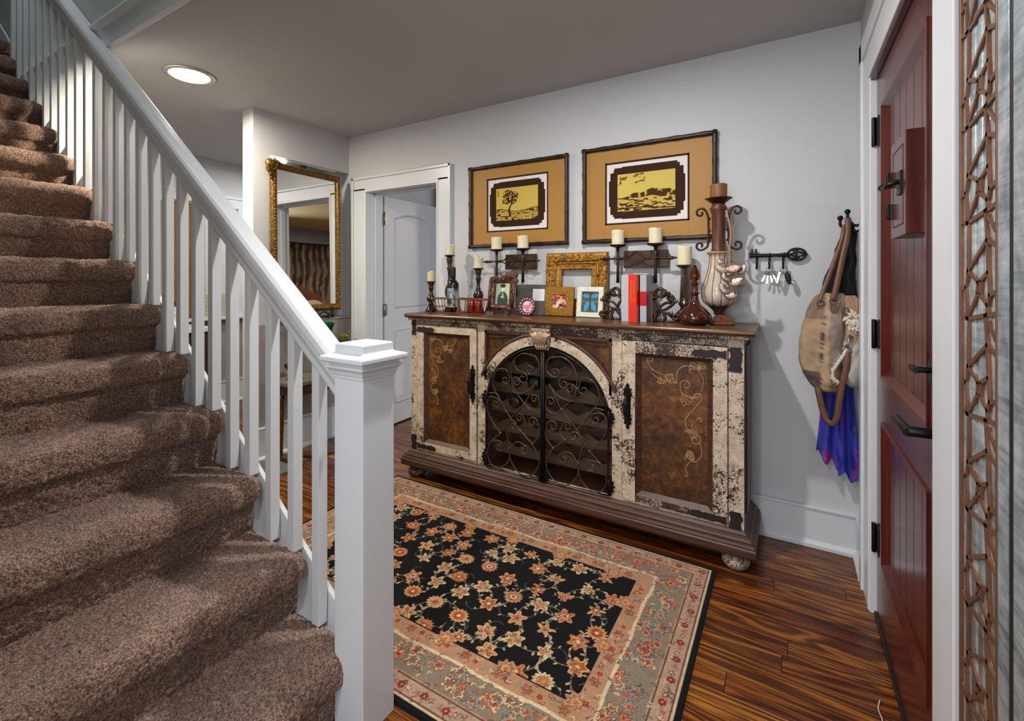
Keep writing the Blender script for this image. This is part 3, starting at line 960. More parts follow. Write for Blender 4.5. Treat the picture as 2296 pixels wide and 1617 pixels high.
# spandrel back plates (amber), arch ring in cream
n = 40
for s_ in (-1, 1):
    for i in range(n // 2):
        a0 = PI / 2 * i / (n // 2); a1 = PI / 2 * (i + 1) / (n // 2)
        q = []
        for a in (a0, a1):
            q.append((CX_ + s_ * AR * math.cos(a), AZ + AR * math.sin(a)))
        x0, z0 = q[0]; x1, z1 = q[1]
        # arch band
        r2 = AR + .052
        p0 = (CX_ + s_ * min(r2 * math.cos(a0), .392), AZ + r2 * math.sin(a0)); p1 = (CX_ + s_ * min(r2 * math.cos(a1), .392), AZ + r2 * math.sin(a1))
        m.mat = 0
        quad = [(x0, z0), (x1, z1), p1, p0]
        m.prism(quad, xz, FY - .006, FY + .022)
        # spandrel recess
        m.mat = 3
        m.prism([p0, p1, (p1[0], .992), (p0[0], .992)] if abs(p0[0] - p1[0]) > 1e-4 else [p0, p1, (p1[0] + s_ * .0005, p1[1])], xz, FY + .012, FY + .02)
    # spandrel bead mouldings
    m.mat = 4
    xo = CX_ + s_ * .392
    arc = []
    for i in range(25):
        a = math.radians(24 + (81 - 24) * i / 24)
        arc.append((CX_ + s_ * (AR + .060) * math.cos(a), FY - .002, AZ + (AR + .060) * math.sin(a)))
    m.tube(arc, .010, 8)
    m.box(min(xo, xo - s_ * .014), max(xo, xo - s_ * .014), FY - .006, FY + .016, .70, .99)
    m.box(min(xo, CX_ + s_ * .075), max(xo, CX_ + s_ * .075), FY - .006, FY + .016, .976, .992)
    m.tube([(CX_ + s_ * .078, FY + .004, .985), (CX_ + s_ * .30, FY + .004, .955), (xo - s_ * .03, FY + .004, .955)], .004, 6)
carc = m.build('carcass', ch + [M['amber panel'], M['plinth wood']], sb, bevel=.0015)

# top board
m = MB()
m.box(-2.172, -.118, 2.262, 2.672, 1.045, 1.072)
m.prism([(2.258, 1.050), (2.252, 1.058), (2.256, 1.068), (2.268, 1.072), (2.268, 1.045)], lambda u, v, d: (d, u, v), -2.172, -.118)
m.mat = 1
m.box(-2.158, -.145, 2.278, 2.668, 1.028, 1.046)
m.build('top_board', [M['top wood'], M['chipped heavy']], sb, bevel=.003)

# plinth moulding
m = MB()
def ringprof(mb, prof):
    """prof: (outset, z) wraps the front and both ends with mitred corners"""
    vs = []
    for (o_, z) in prof:
        vs += [(SX0 - o_, BY, z), (SX0 - o_, FY - o_, z), (SX1 + o_, FY - o_, z), (SX1 + o_, BY, z)]
    fs = []
    for i in range(len(prof) - 1):
        for q in range(3):
            fs.append((i * 4 + q, i * 4 + q + 1, i * 4 + 5 + q, i * 4 + 4 + q))
    fs.append((0, 1, 2, 3)); b = (len(prof) - 1) * 4; fs.append((b, b + 1, b + 2, b + 3))
    mb._add(vs, fs, False)
ringprof(m, [(.030, .072), (.046, .074), (.050, .084), (.050, .112), (.044, .118), (.047, .122), (.043, .130), (.030, .135), (.034, .140), (.026, .150), (.014, .156), (.016, .161), (.004, .170), (.0, .176)])
m.build('plinth', M['plinth wood'], sb, bevel=.0015)
for (x, y) in ((-.20, 2.315), (-2.11, 2.315), (-.20, 2.60), (-2.11, 2.60)):
    m = MB()
    m.lathe([(.030, .0), (.046, .006), (.058, .022), (.059, .036), (.050, .052), (.034, .060), (.036, .066), (.045, .072)], 20, (x, y, 0))
    m.build('foot', M['chipped heavy'], sb)

def flatcurves(mb, curves, r, y, mat=None, flat=.35):
    for c in curves:
        n = len(c)
        rr = [r * (.35 + .65 * min(1, 4 * min(i, n - 1 - i) / n + .15)) for i in range(n)]
        mb.tube([(p.x if hasattr(p, 'x') else p[0], y, p.y if hasattr(p, 'y') else p[1]) for p in c], rr, 6, m=mat, flatdir=(0, 1, 0), flat=flat)

def leafcurves(cx, cz, s, a0):
    """small fan of acanthus strokes"""
    out = []
    for k in range(4):
        a = a0 + (k - 1.5) * .42
        out.append(scrollpath([(cx, cz), (cx + math.cos(a) * s * .5, cz + math.sin(a) * s * .5), (cx + math.cos(a + .25) * s, cz + math.sin(a + .25) * s)], None, (s * .22, 1, .55), 5))
    return out

def plain_door(name, x0, x1, z0, z1, px0, px1, pz0, pz1, heavy, mirror, right):
    m = MB(); y0 = FY - .008; y1 = FY + .016
    m.mat = 0
    m.box(x0, px0, y0, y1, z0, z1); m.box(px1, x1, y0, y1, z0, z1)
    m.mat = 1 if heavy else 0
    m.box(px0, px1, y0, y1, z0, pz0); m.box(px0, px1, y0, y1, pz1, z1)
    m.mat = 2
    for (a, b, c, e) in ((x0 - .004, x0, z0 - .004, z1 + .004), (x1, x1 + .004, z0 - .004, z1 + .004), (x0, x1, z0 - .004, z0), (x0, x1, z1, z1 + .004)):
        m.box(a, b, FY - .001, y1 - .002, c, e)
    d = m.build(name, [M['chipped'], M['chipped heavy'], M['dark slot']], sb, bevel=.0018)
    # sloped moulding
    m = MB(); w = .026
    def slope(a, b, c_, dd):
        m._add([a, b, c_, dd], [(0, 1, 2, 3)], False)
    yo, yi = y0 + .001, FY + .012
    slope((px0, yo, pz0), (px1, yo, pz0), (px1 - w, yi, pz0 + w * .8), (px0 + w, yi, pz0 + w * .8))
    slope((px0, yo, pz1), (px1, yo, pz1), (px1 - w, yi, pz1 - w * .8), (px0 + w, yi, pz1 - w * .8))
    slope((px0, yo, pz0), (px0, yo, pz1), (px0 + w, yi, pz1 - w * .8), (px0 + w, yi, pz0 + w * .8))
    slope((px1, yo, pz0), (px1, yo, pz1), (px1 - w, yi, pz1 - w * .8), (px1 - w, yi, pz0 + w * .8))
    m.build('panel_moulding', M['plinth wood'], d)
    m = MB(); m.box(px0 + w - .004, px1 - w + .004, yi, yi + .004, pz0 + .018, pz1 - .018)
    # painted scrollwork on the panel
    cs = []
    if right:
        X = lambda u: px1 - w - u * 1.0; sg = -1
        pw = px1 - px0 - 2 * w
        T_ = pz1 - .03
        P_ = lambda u, v: (px1 - w - .012 - u, T_ - v)
    else:
        pw = px1 - px0 - 2 * w
        T_ = pz1 - .03
        P_ = lambda u, v: (px0 + w + .012 + u, T_ - v)
    hs = 1 if right else -1
    k = 1.0 if right else .80
    def sp(pts, c0, c1):
        f = lambda c: None if c is None else (c[0] * k, c[1] * hs, c[2])
        return scrollpath([P_(a * k, b * k) for a, b in pts], f(c0), f(c1), 6)
    cs.append(sp([(.02, .14), (.005, .08), (.03, .03), (.08, .015), (.12, .04), (.125, .08)], None, (.030, -1, 1.2)))
    cs.append(sp([(.16, .07), (.20, .065), (.245, .045), (.265, .01)], None, (.017, -1, 1.1)))
    cs.append(sp([(.13, .075), (.17, .095), (.21, .09), (.25, .06)], None, None))
    cs.append(sp([(.02, .14), (.045, .16), (.10, .15), (.11, .11)], None, (.026, -1, 1.2)))
    cs.append(sp([(.015, .17), (.05, .22), (.085, .27), (.075, .32), (.035, .335)], (.022, 1, 1.0), (.026, -1, 1.3)))
    cs.append(sp([(.05, .345), (.02, .38), (.015, .43), (.045, .465), (.075, .45)], None, (.020, -1, 1.2)))
    cs.append(sp([(.06, .46), (.085, .50), (.075, .53)], None, (.010, -1, .8)))
    cs.append(sp([(.03, .35), (.055, .30), (.03, .26)], None, (.012, -1, .8)))
    for (a, b, s_, an) in ((.02, .03, .045, 2.3), (.10, .15, .05, -1.2), (.06, .36, .04, 1.2), (.14, .06, .04, -2.4), (.03, .02, .03, .4), (.05, .46, .035, 2.0), (.20, .08, .03, -1.8)):
        q = P_(a * k, b * k)
        cs += leafcurves(q[0], q[1], s_ * k, an if right else PI - an)
    flatcurves(m, cs, .0026, yi - .0004, 1, .25)
    m.build('painted_panel', [M['amber panel'], M['painted scroll']], d)
    return d
dl = plain_door('door', -2.092, -1.618, .190, .998, -2.035, -1.665, .235, .952, False, False, False)
dr = plain_door('door', -.718, -.232, .190, .988, -.650, -.292, .222, .930, True, True, True)

# iron pulls with ornate back plates
def pull(parent, x, z):
    m = MB(); y = FY - .009
    out = [(0, .118), (.010, .105), (.006, .094), (.020, .088), (.016, .072), (.024, .062), (.016, .05), (.014, -.05), (.024, -.062), (.016, -.072), (.020, -.088), (.006, -.094), (.010, -.105), (0, -.118)]
    poly = [(x + a, z + b) for a, b in out] + [(x - a, z + b) for a, b in out[::-1][1:-1]]
    m.prism(poly, xz, y - .004, y)
    m.tube(catmull([(x, y - .004, z + .052), (x, y - .030, z + .045), (x, y - .036, z), (x, y - .030, z - .045), (x, y - .004, z - .052)], 6), [.006] + [.0065] * 4 + [.009] * 4 + [.013] * 9 + [.009] * 3 + [.0065] * 3 + [.006], 10)
    m.build('pull_handle', M['black'], parent, bevel=.001)
pull(dl, -1.642, .66); pull(dr, -.688, .66)
# painted iron corner straps
def strap(parent, x0, x1, z, h, vert=None):
    random.seed(int((x0 + 5) * 1000 + z * 77))
    top = []; bot = []; n = 12
    for i in range(n + 1):
        f = i / n; x = x0 + (x1 - x0) * f
        hh_ = h * (1 - .25 * abs(math.sin(f * 9))) * (.25 if i == n else 1)
        top.append((x, z + hh_ / 2 + random.uniform(-.003, .003))); bot.append((x, z - hh_ / 2 + random.uniform(-.003, .003)))
    m = MB(); m.prism(bot + top[::-1], xz, FY - .0115, FY - .0075)
    if vert:
        vx, vz0, vz1, vw = vert
        n = 8; a = []; b = []
        for i in range(n + 1):
            f = i / n; zz = vz0 + (vz1 - vz0) * f
            a.append((vx - vw / 2 + random.uniform(-.006, .006), zz)); b.append((vx + vw / 2 + random.uniform(-.010, .0), zz + random.uniform(-.003, .003)))
        m.prism(a + b[::-1], xz, FY - .0035, FY - .0)
    m.build('corner_strap', M['strap'], parent)
strap(dl, -2.088, -1.945, .968, .036, (-2.122, .93, 1.026, .040))
strap(dl, -2.088, -1.93, .206, .034, (-2.122, .162, .27, .044))
strap(dr, -.236, -.385, .954, .040, (-.197, .88, .99, .056))
strap(dr, -.236, -.395, .205, .036, (-.197, .162, .25, .056))

# arched grille doors
def grille_door(s_):
    X = lambda d: CX_ + s_ * d
    m = MB()
    y = FY - .010
    # outline frame: thin iron bar following arch
    pts = [(X(.010), y, B0 + .008), (X(.376), y, B0 + .008)]
    for i in range(17):
        a = (PI / 2 - .03) * i / 16
        pts.append((X(.376 * math.cos(a)) if i < 16 else X(.010), y, AZ + .376 * math.sin(a)))
    m.tube(pts, .0055, 8, closed=True)
    fr = m.build('grille_frame', M['black'], sb)
    m = MB(); m.tube([(X(.006), y - .002, B0 - .004), (X(.006), y - .002, AZ + .382)], .006, 8)
    m.box(min(X(.0), X(.028)), max(X(.0), X(.028)), y - .004, y + .002, B0 - .004, B0 + .07)
    m.build('meeting_bar', M['black'], fr)
    def P(pts, c0=None, c1=None):
        f = lambda c: None if c is None else (c[0], c[1] * s_, c[2])
        return scrollpath([(X(a), b) for a, b in pts], f(c0), f(c1), 7)
    C = []
    # heart loops at the foot
    C.append(P([(.275, .395), (.345, .33), (.368, .26), (.335, .197), (.275, .195), (.222, .245), (.212, .32)], None, None))
    C.append(P([(.212, .32), (.205, .25), (.150, .190), (.085, .190), (.035, .235), (.022, .30), (.065, .372)], None, None))
    C.append(P([(.368, .28), (.340, .340), (.290, .350)], None, (.034, 1, 1.15)))
    C.append(P([(.212, .32), (.165, .365), (.115, .355)], None, (.032, 1, 1.1)))
    # long S curves crossing in the middle
    C.append(P([(.275, .395), (.20, .50), (.115, .59), (.07, .67), (.04, .72)], None, None))
    C.append(P([(.065, .372), (.16, .45), (.235, .53), (.30, .62), (.355, .62)], None, None))
    C.append(P([(.275, .395), (.345, .47), (.372, .545), (.350, .60), (.30, .595)], None, (.030, 1, 1.2)))
    C.append(P([(.065, .372), (.018, .43), (.03, .50)], None, (.034, -1, 1.1)))
    C.append(P([(.212, .32), (.235, .42), (.215, .47)], None, (.030, 1, 1.2)))
    C.append(P([(.14, .425), (.105, .465), (.125, .515)], None, (.026, -1, 1.15)))
    # upper heart and side scroll
    C.append(P([(.235, .53), (.31, .635), (.33, .70), (.295, .765), (.235, .77), (.215, .72)], None, (.028, 1, 1.1)))
    C.append(P([(.04, .72), (.10, .66), (.18, .645), (.20, .70)], None, (.034, 1, 1.2)))
    C.append(P([(.115, .59), (.07, .56), (.022, .585), (.025, .63)], None, (.026, -1, 1.15)))
    C.append(P([(.115, .59), (.175, .66), (.205, .745), (.185, .83), (.12, .875), (.06, .865)], None, None))
    C.append(P([(.12, .875), (.045, .865), (.02, .80), (.06, .765)], None, (.030, 1, 1.2)))
    C.append(P([(.185, .83), (.165, .78), (.12, .765)], None, (.034, 1, 1.15)))
    m = MB()
    for i, c in enumerate(C):
        m.tube([(p.x, y - .001 - .001 * (i % 3), p.y) for p in c], .0042, 6)
    for (a, b) in ((.275, .395), (.065, .372), (.212, .32), (.115, .59), (.235, .53), (.14, .43)):
        m.ball((X(a), y - .003, b), .009, 8, 6, (1, .8, 1))
    m.build('scrollwork', M['grille'], fr)
    for (z, k_) in ((.585, 1), (.235, 1)):
        mm = MB(); xx = X(.384)
        o_ = [(0, .052), (.012, .04), (.006, .030), (.024, .024), (.016, .008), (.030, 0), (.016, -.010), (.022, -.026), (.006, -.032), (.010, -.042), (0, -.052)]
        poly = [(xx + s_ * a, z + b) for a, b in o_] + [(xx - s_ * .006, z - .045), (xx - s_ * .006, z + .045)]
        mm.prism(poly, xz, FY - .012, FY - .008)
        mm.tube([(xx - s_ * .004, FY - .012, z - .035), (xx - s_ * .004, FY - .012, z + .035)], .005, 8)
        mm.build('hinge', M['black'], fr)
    # pane behind the grille
    pts = [(X(.002), B0 + .005)]
    pts.append((X(.388), B0 + .005))
    for i in range(17):
        a = PI / 2 * i / 16; pts.append((X(max(.002, .388 * math.cos(a))), AZ + .388 * math.sin(a)))
    m = MB(); m.prism(pts, xz, FY + .014, FY + .016)
    m.build('pane', M['glass'], fr)
grille_door(-1); grille_door(1)

# acanthus keystone
m = MB()
kx = CX_ - .005
m.prism([(kx - .055, 1.020), (kx + .055, 1.020), (kx + .040, .905), (kx - .040, .905)], xz, FY - .012, FY + .01)
m.prism([(kx - .060, 1.026), (kx + .060, 1.026), (kx + .056, 1.010), (kx - .056, 1.010)], xz, FY - .036, FY)
for i in range(9):
    f = (i - 4) / 4
    pts = catmull([(kx + f * .012, FY - .018, .925), (kx + f * .030, FY - .034, .955), (kx + f * .046, FY - .040, .985), (kx + f * .054, FY - .026 - .012 * (1 - abs(f)), 1.008 - abs(f) * .012), (kx + f * .060, FY - .044, .995 - abs(f) * .01)], 4)
    m.tube(pts, [.004 + .005 * math.sin(PI * q / (len(pts) - 1)) for q in range(len(pts))], 6)
for i in range(5):
    f = (i - 2) / 2
    m.tube(catmull([(kx + f * .034, FY - .016, .94), (kx + f * .030, FY - .026, .925), (kx + f * .026, FY - .018, .908)], 4), .006, 6)
for s_ in (-1, 1):
    c = scrollpath([(kx + s_ * .045, .95), (kx + s_ * .05, .975), (kx + s_ * .040, 1.0)], None, (.014, s_, 1.2), 5)
    m.tube([(p.x, FY - .030, p.y) for p in c], .005, 6)
m.build('keystone_carving', M['silver leaf'] if False else simple('bronzed cream carving', rgb(176, 148, 124), .35, .25, var=.45, vscale=60, bump=.4, bscale=90), sb)

# wine rack boards inside, with wavy bottle rests
m = MB()
for z in (.27, .40, .52, .64, .76):
    n = 48
    for yb in (FY + .09, FY + .27):
        pts_t = [(-1.585 + .84 * i / n, z + .034 + .014 * math.cos(2 * PI * i / n * 6.5)) for i in range(n + 1)]
        pts_b = [(p[0], z - .028) for p in pts_t][::-1]
        m.prism(pts_t + pts_b, xz, yb, yb + .018)
m.box(-1.585, -1.572, FY + .05, BY - .02, .176, .99); m.box(-.758, -.745, FY + .05, BY - .02, .176, .99)
m.mat = 1
m.box(-1.585, -.745, BY - .03, BY - .014, .176, 1.0)
m.build('bottle_rack', [M['inside wood'], M['top wood']], sb, bevel=.002)

# bottles lying in the rack (things of their own)
def bottle_profile(r=.038, L=.30):
    return [(.0001, 0), (r * .8, .002), (r, .010), (r, L * .60), (r * .93, L * .655), (r * .55, L * .72), (r * .38, L * .76), (r * .36, L * .93), (r * .42, L * .935), (r * .42, L * .965), (r * .36, L * .97), (r * .34, L), (.0001, L)]
bt = None
for i, (x, z, lab) in enumerate(((-1.391, .688, 'dark wine bottle in the rack at the left of the arched grille'), (-1.262, .688, 'dark wine bottle lying just left of the grille centre bar'), (-1.004, .688, 'dark wine bottle in the upper row right of the grille centre bar'),
                                 (-.875, .568, 'dark wine bottle at the far right of the arched grille'), (-1.391, .568, 'dark wine bottle behind the crossing scrolls of the left grille'))):
    if bt is None:
        bt = thing('wine_bottle', lab, 'bottle', (x, FY + .055, z + .0), 0, 'bottles lying inside the sideboard', rot=(-PI / 2, 0, 0))
        m = MB(); m.lathe(bottle_profile(), 20); m.build('bottle_body', M['black glass'], bt, local=True)
        m = MB(); m.lathe([(.0168, .235), (.0175, .24), (.0175, .299), (.0155, .302), (.0001, .302)], 16); m.build('foil_cap', M['copper'], bt, local=True)
    else:
        dup(bt, (x, FY + .055, z), None, lab)
# ------------------------------------------------------------------ oriental rug
RX0_, RX1_, RY0, RY1 = -2.20, -.268, 1.028, 2.222
st = .0028
nx = int((RX1_ - RX0_) / st); ny = int((RY1 - RY0) / st)
gx = np.linspace(RX0_, RX1_, nx); gy = np.linspace(RY0, RY1, ny)
GX, GY = np.meshgrid(gx, gy)
def C3(*c): return np.array(c, float) / 255
img = np.zeros((ny, nx, 3)); img[:] = C3(14, 12, 13)
FX0, FX1, FY0_, FY1_ = -1.915, -.552, 1.300, 1.966    # inner black field
dist_out = np.minimum(np.minimum(GX - RX0_, RX1_ - GX), np.minimum(GY - RY0, RY1 - GY))
rs = np.random.RandomState(5)
dF = np.maximum(np.maximum(FX0 - GX, GX - FX1), np.maximum(FY0_ - GY, GY - FY1_))   # >0 outside the field
wv = .008 * np.sin((GX + GY) * 18) + .004 * np.sin((GX - GY) * 41)
inner = dF > 0
img[inner] = C3(172, 130, 100)
main = dF > .066 + wv * .4
img[main] = C3(132, 118, 102)
cream = (dF > .060 + wv * .4) & (dF < .072 + wv * .4)
img[cream] = C3(206, 186, 150)
guard = dist_out < .085
img[guard] = C3(170, 142, 120)
for e, w_, c in ((.086, .0035, C3(96, 70, 58)), (.092, .003, C3(176, 132, 100)), (.030, .004, C3(120, 60, 48))):
    img[np.abs(dist_out - e) < w_ / 2 + .001] = c
img[(dist_out < .028)] = C3(190, 174, 148)
img[(dist_out < .018)] = C3(13, 12, 14)

def window(cx, cy, r):
    i0 = max(0, int((cx - r - RX0_) / st)); i1 = min(nx, int((cx + r - RX0_) / st) + 2)
    j0 = max(0, int((cy - r - RY0) / st)); j1 = min(ny, int((cy + r - RY0) / st) + 2)
    return slice(j0, j1), slice(i0, i1)
def blob(cx, cy, r, petals, depth, rot, cols, fr=(1, .72, .45, .2), sq=1.0, clip=None, outline=None):
    w = window(cx, cy, r * 1.3)
    x = GX[w] - cx; y = (GY[w] - cy) / sq
    rr = np.hypot(x, y); a = np.arctan2(y, x) + rot
    edge = 1 - depth * (.5 + .5 * np.cos(petals * a))
    tex = 1 + .22 * (vnoise(GX[w] / .005, GY[w] / .005, 3) - .5)
    sub = img[w]
    msk0 = np.ones_like(rr, bool) if clip is None else clip[w]
    if outline is not None:
        q = (rr < r * edge + .003) & msk0; sub[q] = outline
    for f, c in zip(fr, cols):
        q = (rr < r * f * (edge if f > .3 else 1)) & msk0
        sub[q] = c * tex[q][:, None]
    # thin dark/light ring strokes inside petals
    q = (np.abs(rr - r * .58 * edge) < .0018) & msk0
    sub[q] = sub[q] * .62
    q = (np.abs(np.cos(petals * a / 2)) < .16) & (rr < r * .8 * edge) & (rr > r * .3) & msk0
    sub[q] = sub[q] * .72
def stamp(px, py, r, c, clip=None):
    w = window(px, py, r)
    q = (GX[w] - px) ** 2 + (GY[w] - py) ** 2 < r * r
    if clip is not None: q &= clip[w]
    img[w][q] = c
def line(pts, r, c, clip=None):
    for a, b in zip(pts[:-1], pts[1:]):
        L = math.hypot(b[0] - a[0], b[1] - a[1]); n = max(1, int(L / (st * .8)))
        for k in range(n):
            f = k / n; stamp(a[0] + (b[0] - a[0]) * f, a[1] + (b[1] - a[1]) * f, r, c, clip)
def leaf(x, y, s_, a, c, clip=None):
    w = window(x, y, s_ * 1.2)
    dx = GX[w] - x; dy = GY[w] - y
    u = dx * math.cos(a) + dy * math.sin(a); v = -dx * math.sin(a) + dy * math.cos(a)
    q = (u / s_) ** 2 + (v / (s_ * .45)) ** 2 < 1
    if clip is not None: q &= clip[w]
    img[w][q] = c
field = dF < -.004
TAN, ORG, RED, CRM, PNK, GRN = C3(196, 148, 98), C3(186, 106, 62), C3(168, 62, 38), C3(200, 178, 138), C3(188, 130, 102), C3(146, 136, 104)
sets = [(TAN, ORG, RED, CRM), (CRM, TAN, ORG, GRN), (ORG, TAN, RED, CRM), (TAN, CRM, ORG, RED), (PNK, ORG, CRM, RED)]
# flower centres on a staggered lattice
pts = []
dxl, dyl = .122, .098
for j in range(-1, 9):
    for i in range(-1, 14):
        x = FX0 + .04 + i * dxl + (dxl / 2 if j % 2 else 0) + rs.uniform(-.018, .018)
        y = FY0_ + .02 + j * dyl + rs.uniform(-.015, .015)
        if FX0 - .01 < x < FX1 + .01 and FY0_ - .01 < y < FY1_ + .01: pts.append((x, y, rs.randint(4), rs.randint(5)))
VN = C3(132, 122, 100)
for i, p in enumerate(pts):
    near = sorted(pts, key=lambda q: (q[0] - p[0]) ** 2 + (q[1] - p[1]) ** 2)[1:4]
    for q in near[:2]:
        mx, my = (p[0] + q[0]) / 2, (p[1] + q[1]) / 2
        b = rs.choice([-1, 1]) * rs.uniform(.3, .55)
        cx_, cy_ = mx - (q[1] - p[1]) * b, my + (q[0] - p[0]) * b
        c = []
        for k in range(13):
            t_ = k / 12
            c.append(((1 - t_) ** 2 * p[0] + 2 * t_ * (1 - t_) * cx_ + t_ ** 2 * q[0], (1 - t_) ** 2 * p[1] + 2 * t_ * (1 - t_) * cy_ + t_ ** 2 * q[1]))
        line(c, .0017, VN, field)
        for k in (3, 6, 9):
            a = rs.uniform(0, 6.28)
            leaf(c[k][0] + .011 * math.cos(a), c[k][1] + .011 * math.sin(a), .0085, a, C3(176, 160, 128), field)
    # spiral tendrils
    a0 = rs.uniform(0, 6.28); R = rs.uniform(.03, .05)
    c = [(p[0] + R * math.cos(a0) + (R * (1 - .6 * k / 16)) * math.cos(a0 + k * .32), p[1] + R * math.sin(a0) + (R * (1 - .6 * k / 16)) * math.sin(a0 + k * .32)) for k in range(17)]
    line(c, .0013, C3(104, 98, 84), field)
    for k in (5, 9, 13):
        a = rs.uniform(0, 6.28); leaf(c[k][0] + .008 * math.cos(a), c[k][1] + .008 * math.sin(a), .007, a, C3(168, 154, 124), field)
for (x, y, ty, cs) in pts:
    S_ = sets[cs]; rot = rs.uniform(0, 6.28)
    if ty == 0: blob(x, y, .040, 14, .22, rot, S_, clip=field, sq=.9)
    elif ty == 1: blob(x, y, .041, 5, .50, rot, S_, clip=field)
    elif ty == 2:
        blob(x, y, .041, 6, .42, rot, S_, clip=field)
        for k in range(3): blob(x + .017 * math.cos(rot + k * 2.1), y + .017 * math.sin(rot + k * 2.1), .0125, 8, .15, 0, (S_[1], S_[3], S_[2]), (1, .7, .4), clip=field)
    else:
        blob(x, y, .030, 5, .5, rot, S_, clip=field)
        for k in range(2): leaf(x + .026 * math.cos(rot + k * 2.4), y + .026 * math.sin(rot + k * 2.4), .013, rot + k * 2.4, S_[0], field)
# scallops of the inner border growing into the field
allm = np.ones_like(field)
def along(d):
    """closed walk around the field at offset d"""
    out = []
    for k in range(0, 400):
        f = k / 400; P_ = 2 * ((FX1 - FX0) + (FY1_ - FY0_)); s_ = f * P_
        a = FX1 - FX0; b = FY1_ - FY0_
        if s_ < a: out.append((FX0 + s_, FY0_ - d, 0))
        elif s_ < a + b: out.append((FX1 + d, FY0_ + s_ - a, 1))
        elif s_ < 2 * a + b: out.append((FX1 - (s_ - a - b), FY1_ + d, 2))
        else: out.append((FX0 - d, FY1_ - (s_ - 2 * a - b), 3))
    return out
w0 = along(0)
for k in range(10, 400, 25):
    x, y, sd = w0[k]; blob(x, y, .040, 9, .25, k, (C3(172, 130, 100), PNK, TAN, ORG), (1, .7, .5, .2), clip=allm)
w1_ = along(.030)
for k in range(0, 400, 4):
    x, y, sd = w1_[k]
    x += rs.uniform(-.006, .006); y += rs.uniform(-.01, .01)
    ty = k // 4 % 3
    if ty == 0: blob(x, y, .017, 6, .4, rs.uniform(0, 6), (C3(170, 104, 80), TAN, RED), (1, .7, .35), outline=C3(96, 60, 46))
    elif ty == 1: blob(x, y, .011, 5, .3, rs.uniform(0, 6), (C3(186, 60, 42), ORG), (1, .5))
    else: leaf(x, y, .013, rs.uniform(0, 6.28), GRN)
# main border flower clusters
w2_ = []
for d_ in (.118,):
    a0_, a1_, b0_, b1_ = FX0 - d_, FX1 + d_, FY0_ - d_, FY1_ + d_
    for (p, q_) in (((a0_, b0_), (a1_, b0_)), ((a1_, b0_), (a1_, b1_)), ((a1_, b1_), (a0_, b1_)), ((a0_, b1_), (a0_, b0_))):
        L = math.hypot(q_[0] - p[0], q_[1] - p[1]); n = int(L / .085)
        for k in range(n): w2_.append((p[0] + (q_[0] - p[0]) * k / n, p[1] + (q_[1] - p[1]) * k / n))
for (x, y) in w2_:
    for j in range(5):
        xx = x + rs.uniform(-.045, .045); yy_ = y + rs.uniform(-.036, .036)
        S_ = [(C3(204, 160, 120), C3(176, 100, 74), C3(164, 48, 40)), (C3(190, 110, 84), C3(208, 170, 128), C3(160, 50, 40)), (C3(150, 146, 134), C3(200, 168, 130), C3(180, 70, 52)), (C3(202, 182, 140), C3(190, 120, 88), C3(104, 100, 104))][rs.randint(4)]
        q = dist_out > .092
        q &= dF > .070
        blob(xx, yy_, rs.uniform(.015, .030), rs.randint(5, 9), .35, rs.uniform(0, 6), S_, (1, .66, .3), clip=q, outline=C3(92, 74, 66))
    for j in range(6):
        q = (dist_out > .092) & (dF > .075)
        leaf(x + rs.uniform(-.06, .06), y + rs.uniform(-.05, .05), .009, rs.uniform(0, 6.28), [C3(96, 96, 92), C3(196, 170, 130), C3(176, 84, 62)][rs.randint(3)], q)
# outer guard
for d_, stp in ((.056, .030),):
    segs = [((RX0_ + d_, RY0 + d_), (RX1_ - d_, RY0 + d_)), ((RX1_ - d_, RY0 + d_), (RX1_ - d_, RY1 - d_)), ((RX1_ - d_, RY1 - d_), (RX0_ + d_, RY1 - d_)), ((RX0_ + d_, RY1 - d_), (RX0_ + d_, RY0 + d_))]
    for a, b in segs:
        L = math.hypot(b[0] - a[0], b[1] - a[1]); n = int(L / stp)
        for k in range(n):
            x = a[0] + (b[0] - a[0]) * k / n + rs.uniform(-.004, .004); y = a[1] + (b[1] - a[1]) * k / n + rs.uniform(-.004, .004)
            if k % 3 == 0: blob(x, y, .0125, 6, .25, 0, (C3(170, 46, 40), C3(206, 130, 100)), (1, .4), outline=C3(120, 70, 60))
            elif k % 3 == 1: blob(x, y, .014, 5, .5, k, (C3(178, 120, 98), C3(212, 180, 140)), (1, .5))
            else:
                leaf(x, y, .013, rs.uniform(0, 6.28), C3(140, 120, 100)); leaf(x + .008, y - .006, .008, rs.uniform(0, 6), C3(186, 96, 76))
# fine curling outlines over both borders
bord = dF > .004
for k in range(1500):
    x = rs.uniform(RX0_ + .03, RX1_ - .03); y = rs.uniform(RY0 + .03, RY1 - .03)
    if FX0 + .02 < x < FX1 - .02 and FY0_ + .02 < y < FY1_ - .02: continue
    if min(x - RX0_, RX1_ - x, y - RY0, RY1 - y) < .03: continue
    a0 = rs.uniform(0, 6.28); R = rs.uniform(.006, .014); q = rs.randint(4)
    c = [(x + R * (1 - .5 * i / 8) * math.cos(a0 + i * .5), y + R * (1 - .5 * i / 8) * math.sin(a0 + i * .5)) for i in range(9)]
    line(c, .0021, [C3(104, 80, 66), C3(206, 176, 136), C3(150, 78, 58), C3(90, 84, 80)][q], bord)
img *= (1 + .20 * (rs.rand(ny, nx, 1) - .5)) * (1 + .12 * (fbm(GX / .03, GY / .03, 3, 4)[..., None] - .5))
hz = .010 + .0012 * fbm(GX / .2, GY / .2, 2, 9) + .0006 * vnoise(GX / .004, GY / .004, 11)
P = np.stack([GX, GY, hz], -1)
edge = (dist_out < 1e-4)
P[..., 2][edge] = .0005
rug = gridmesh('oriental_rug', P, M['rug'], img, org=(-1.234, 1.625, 0))
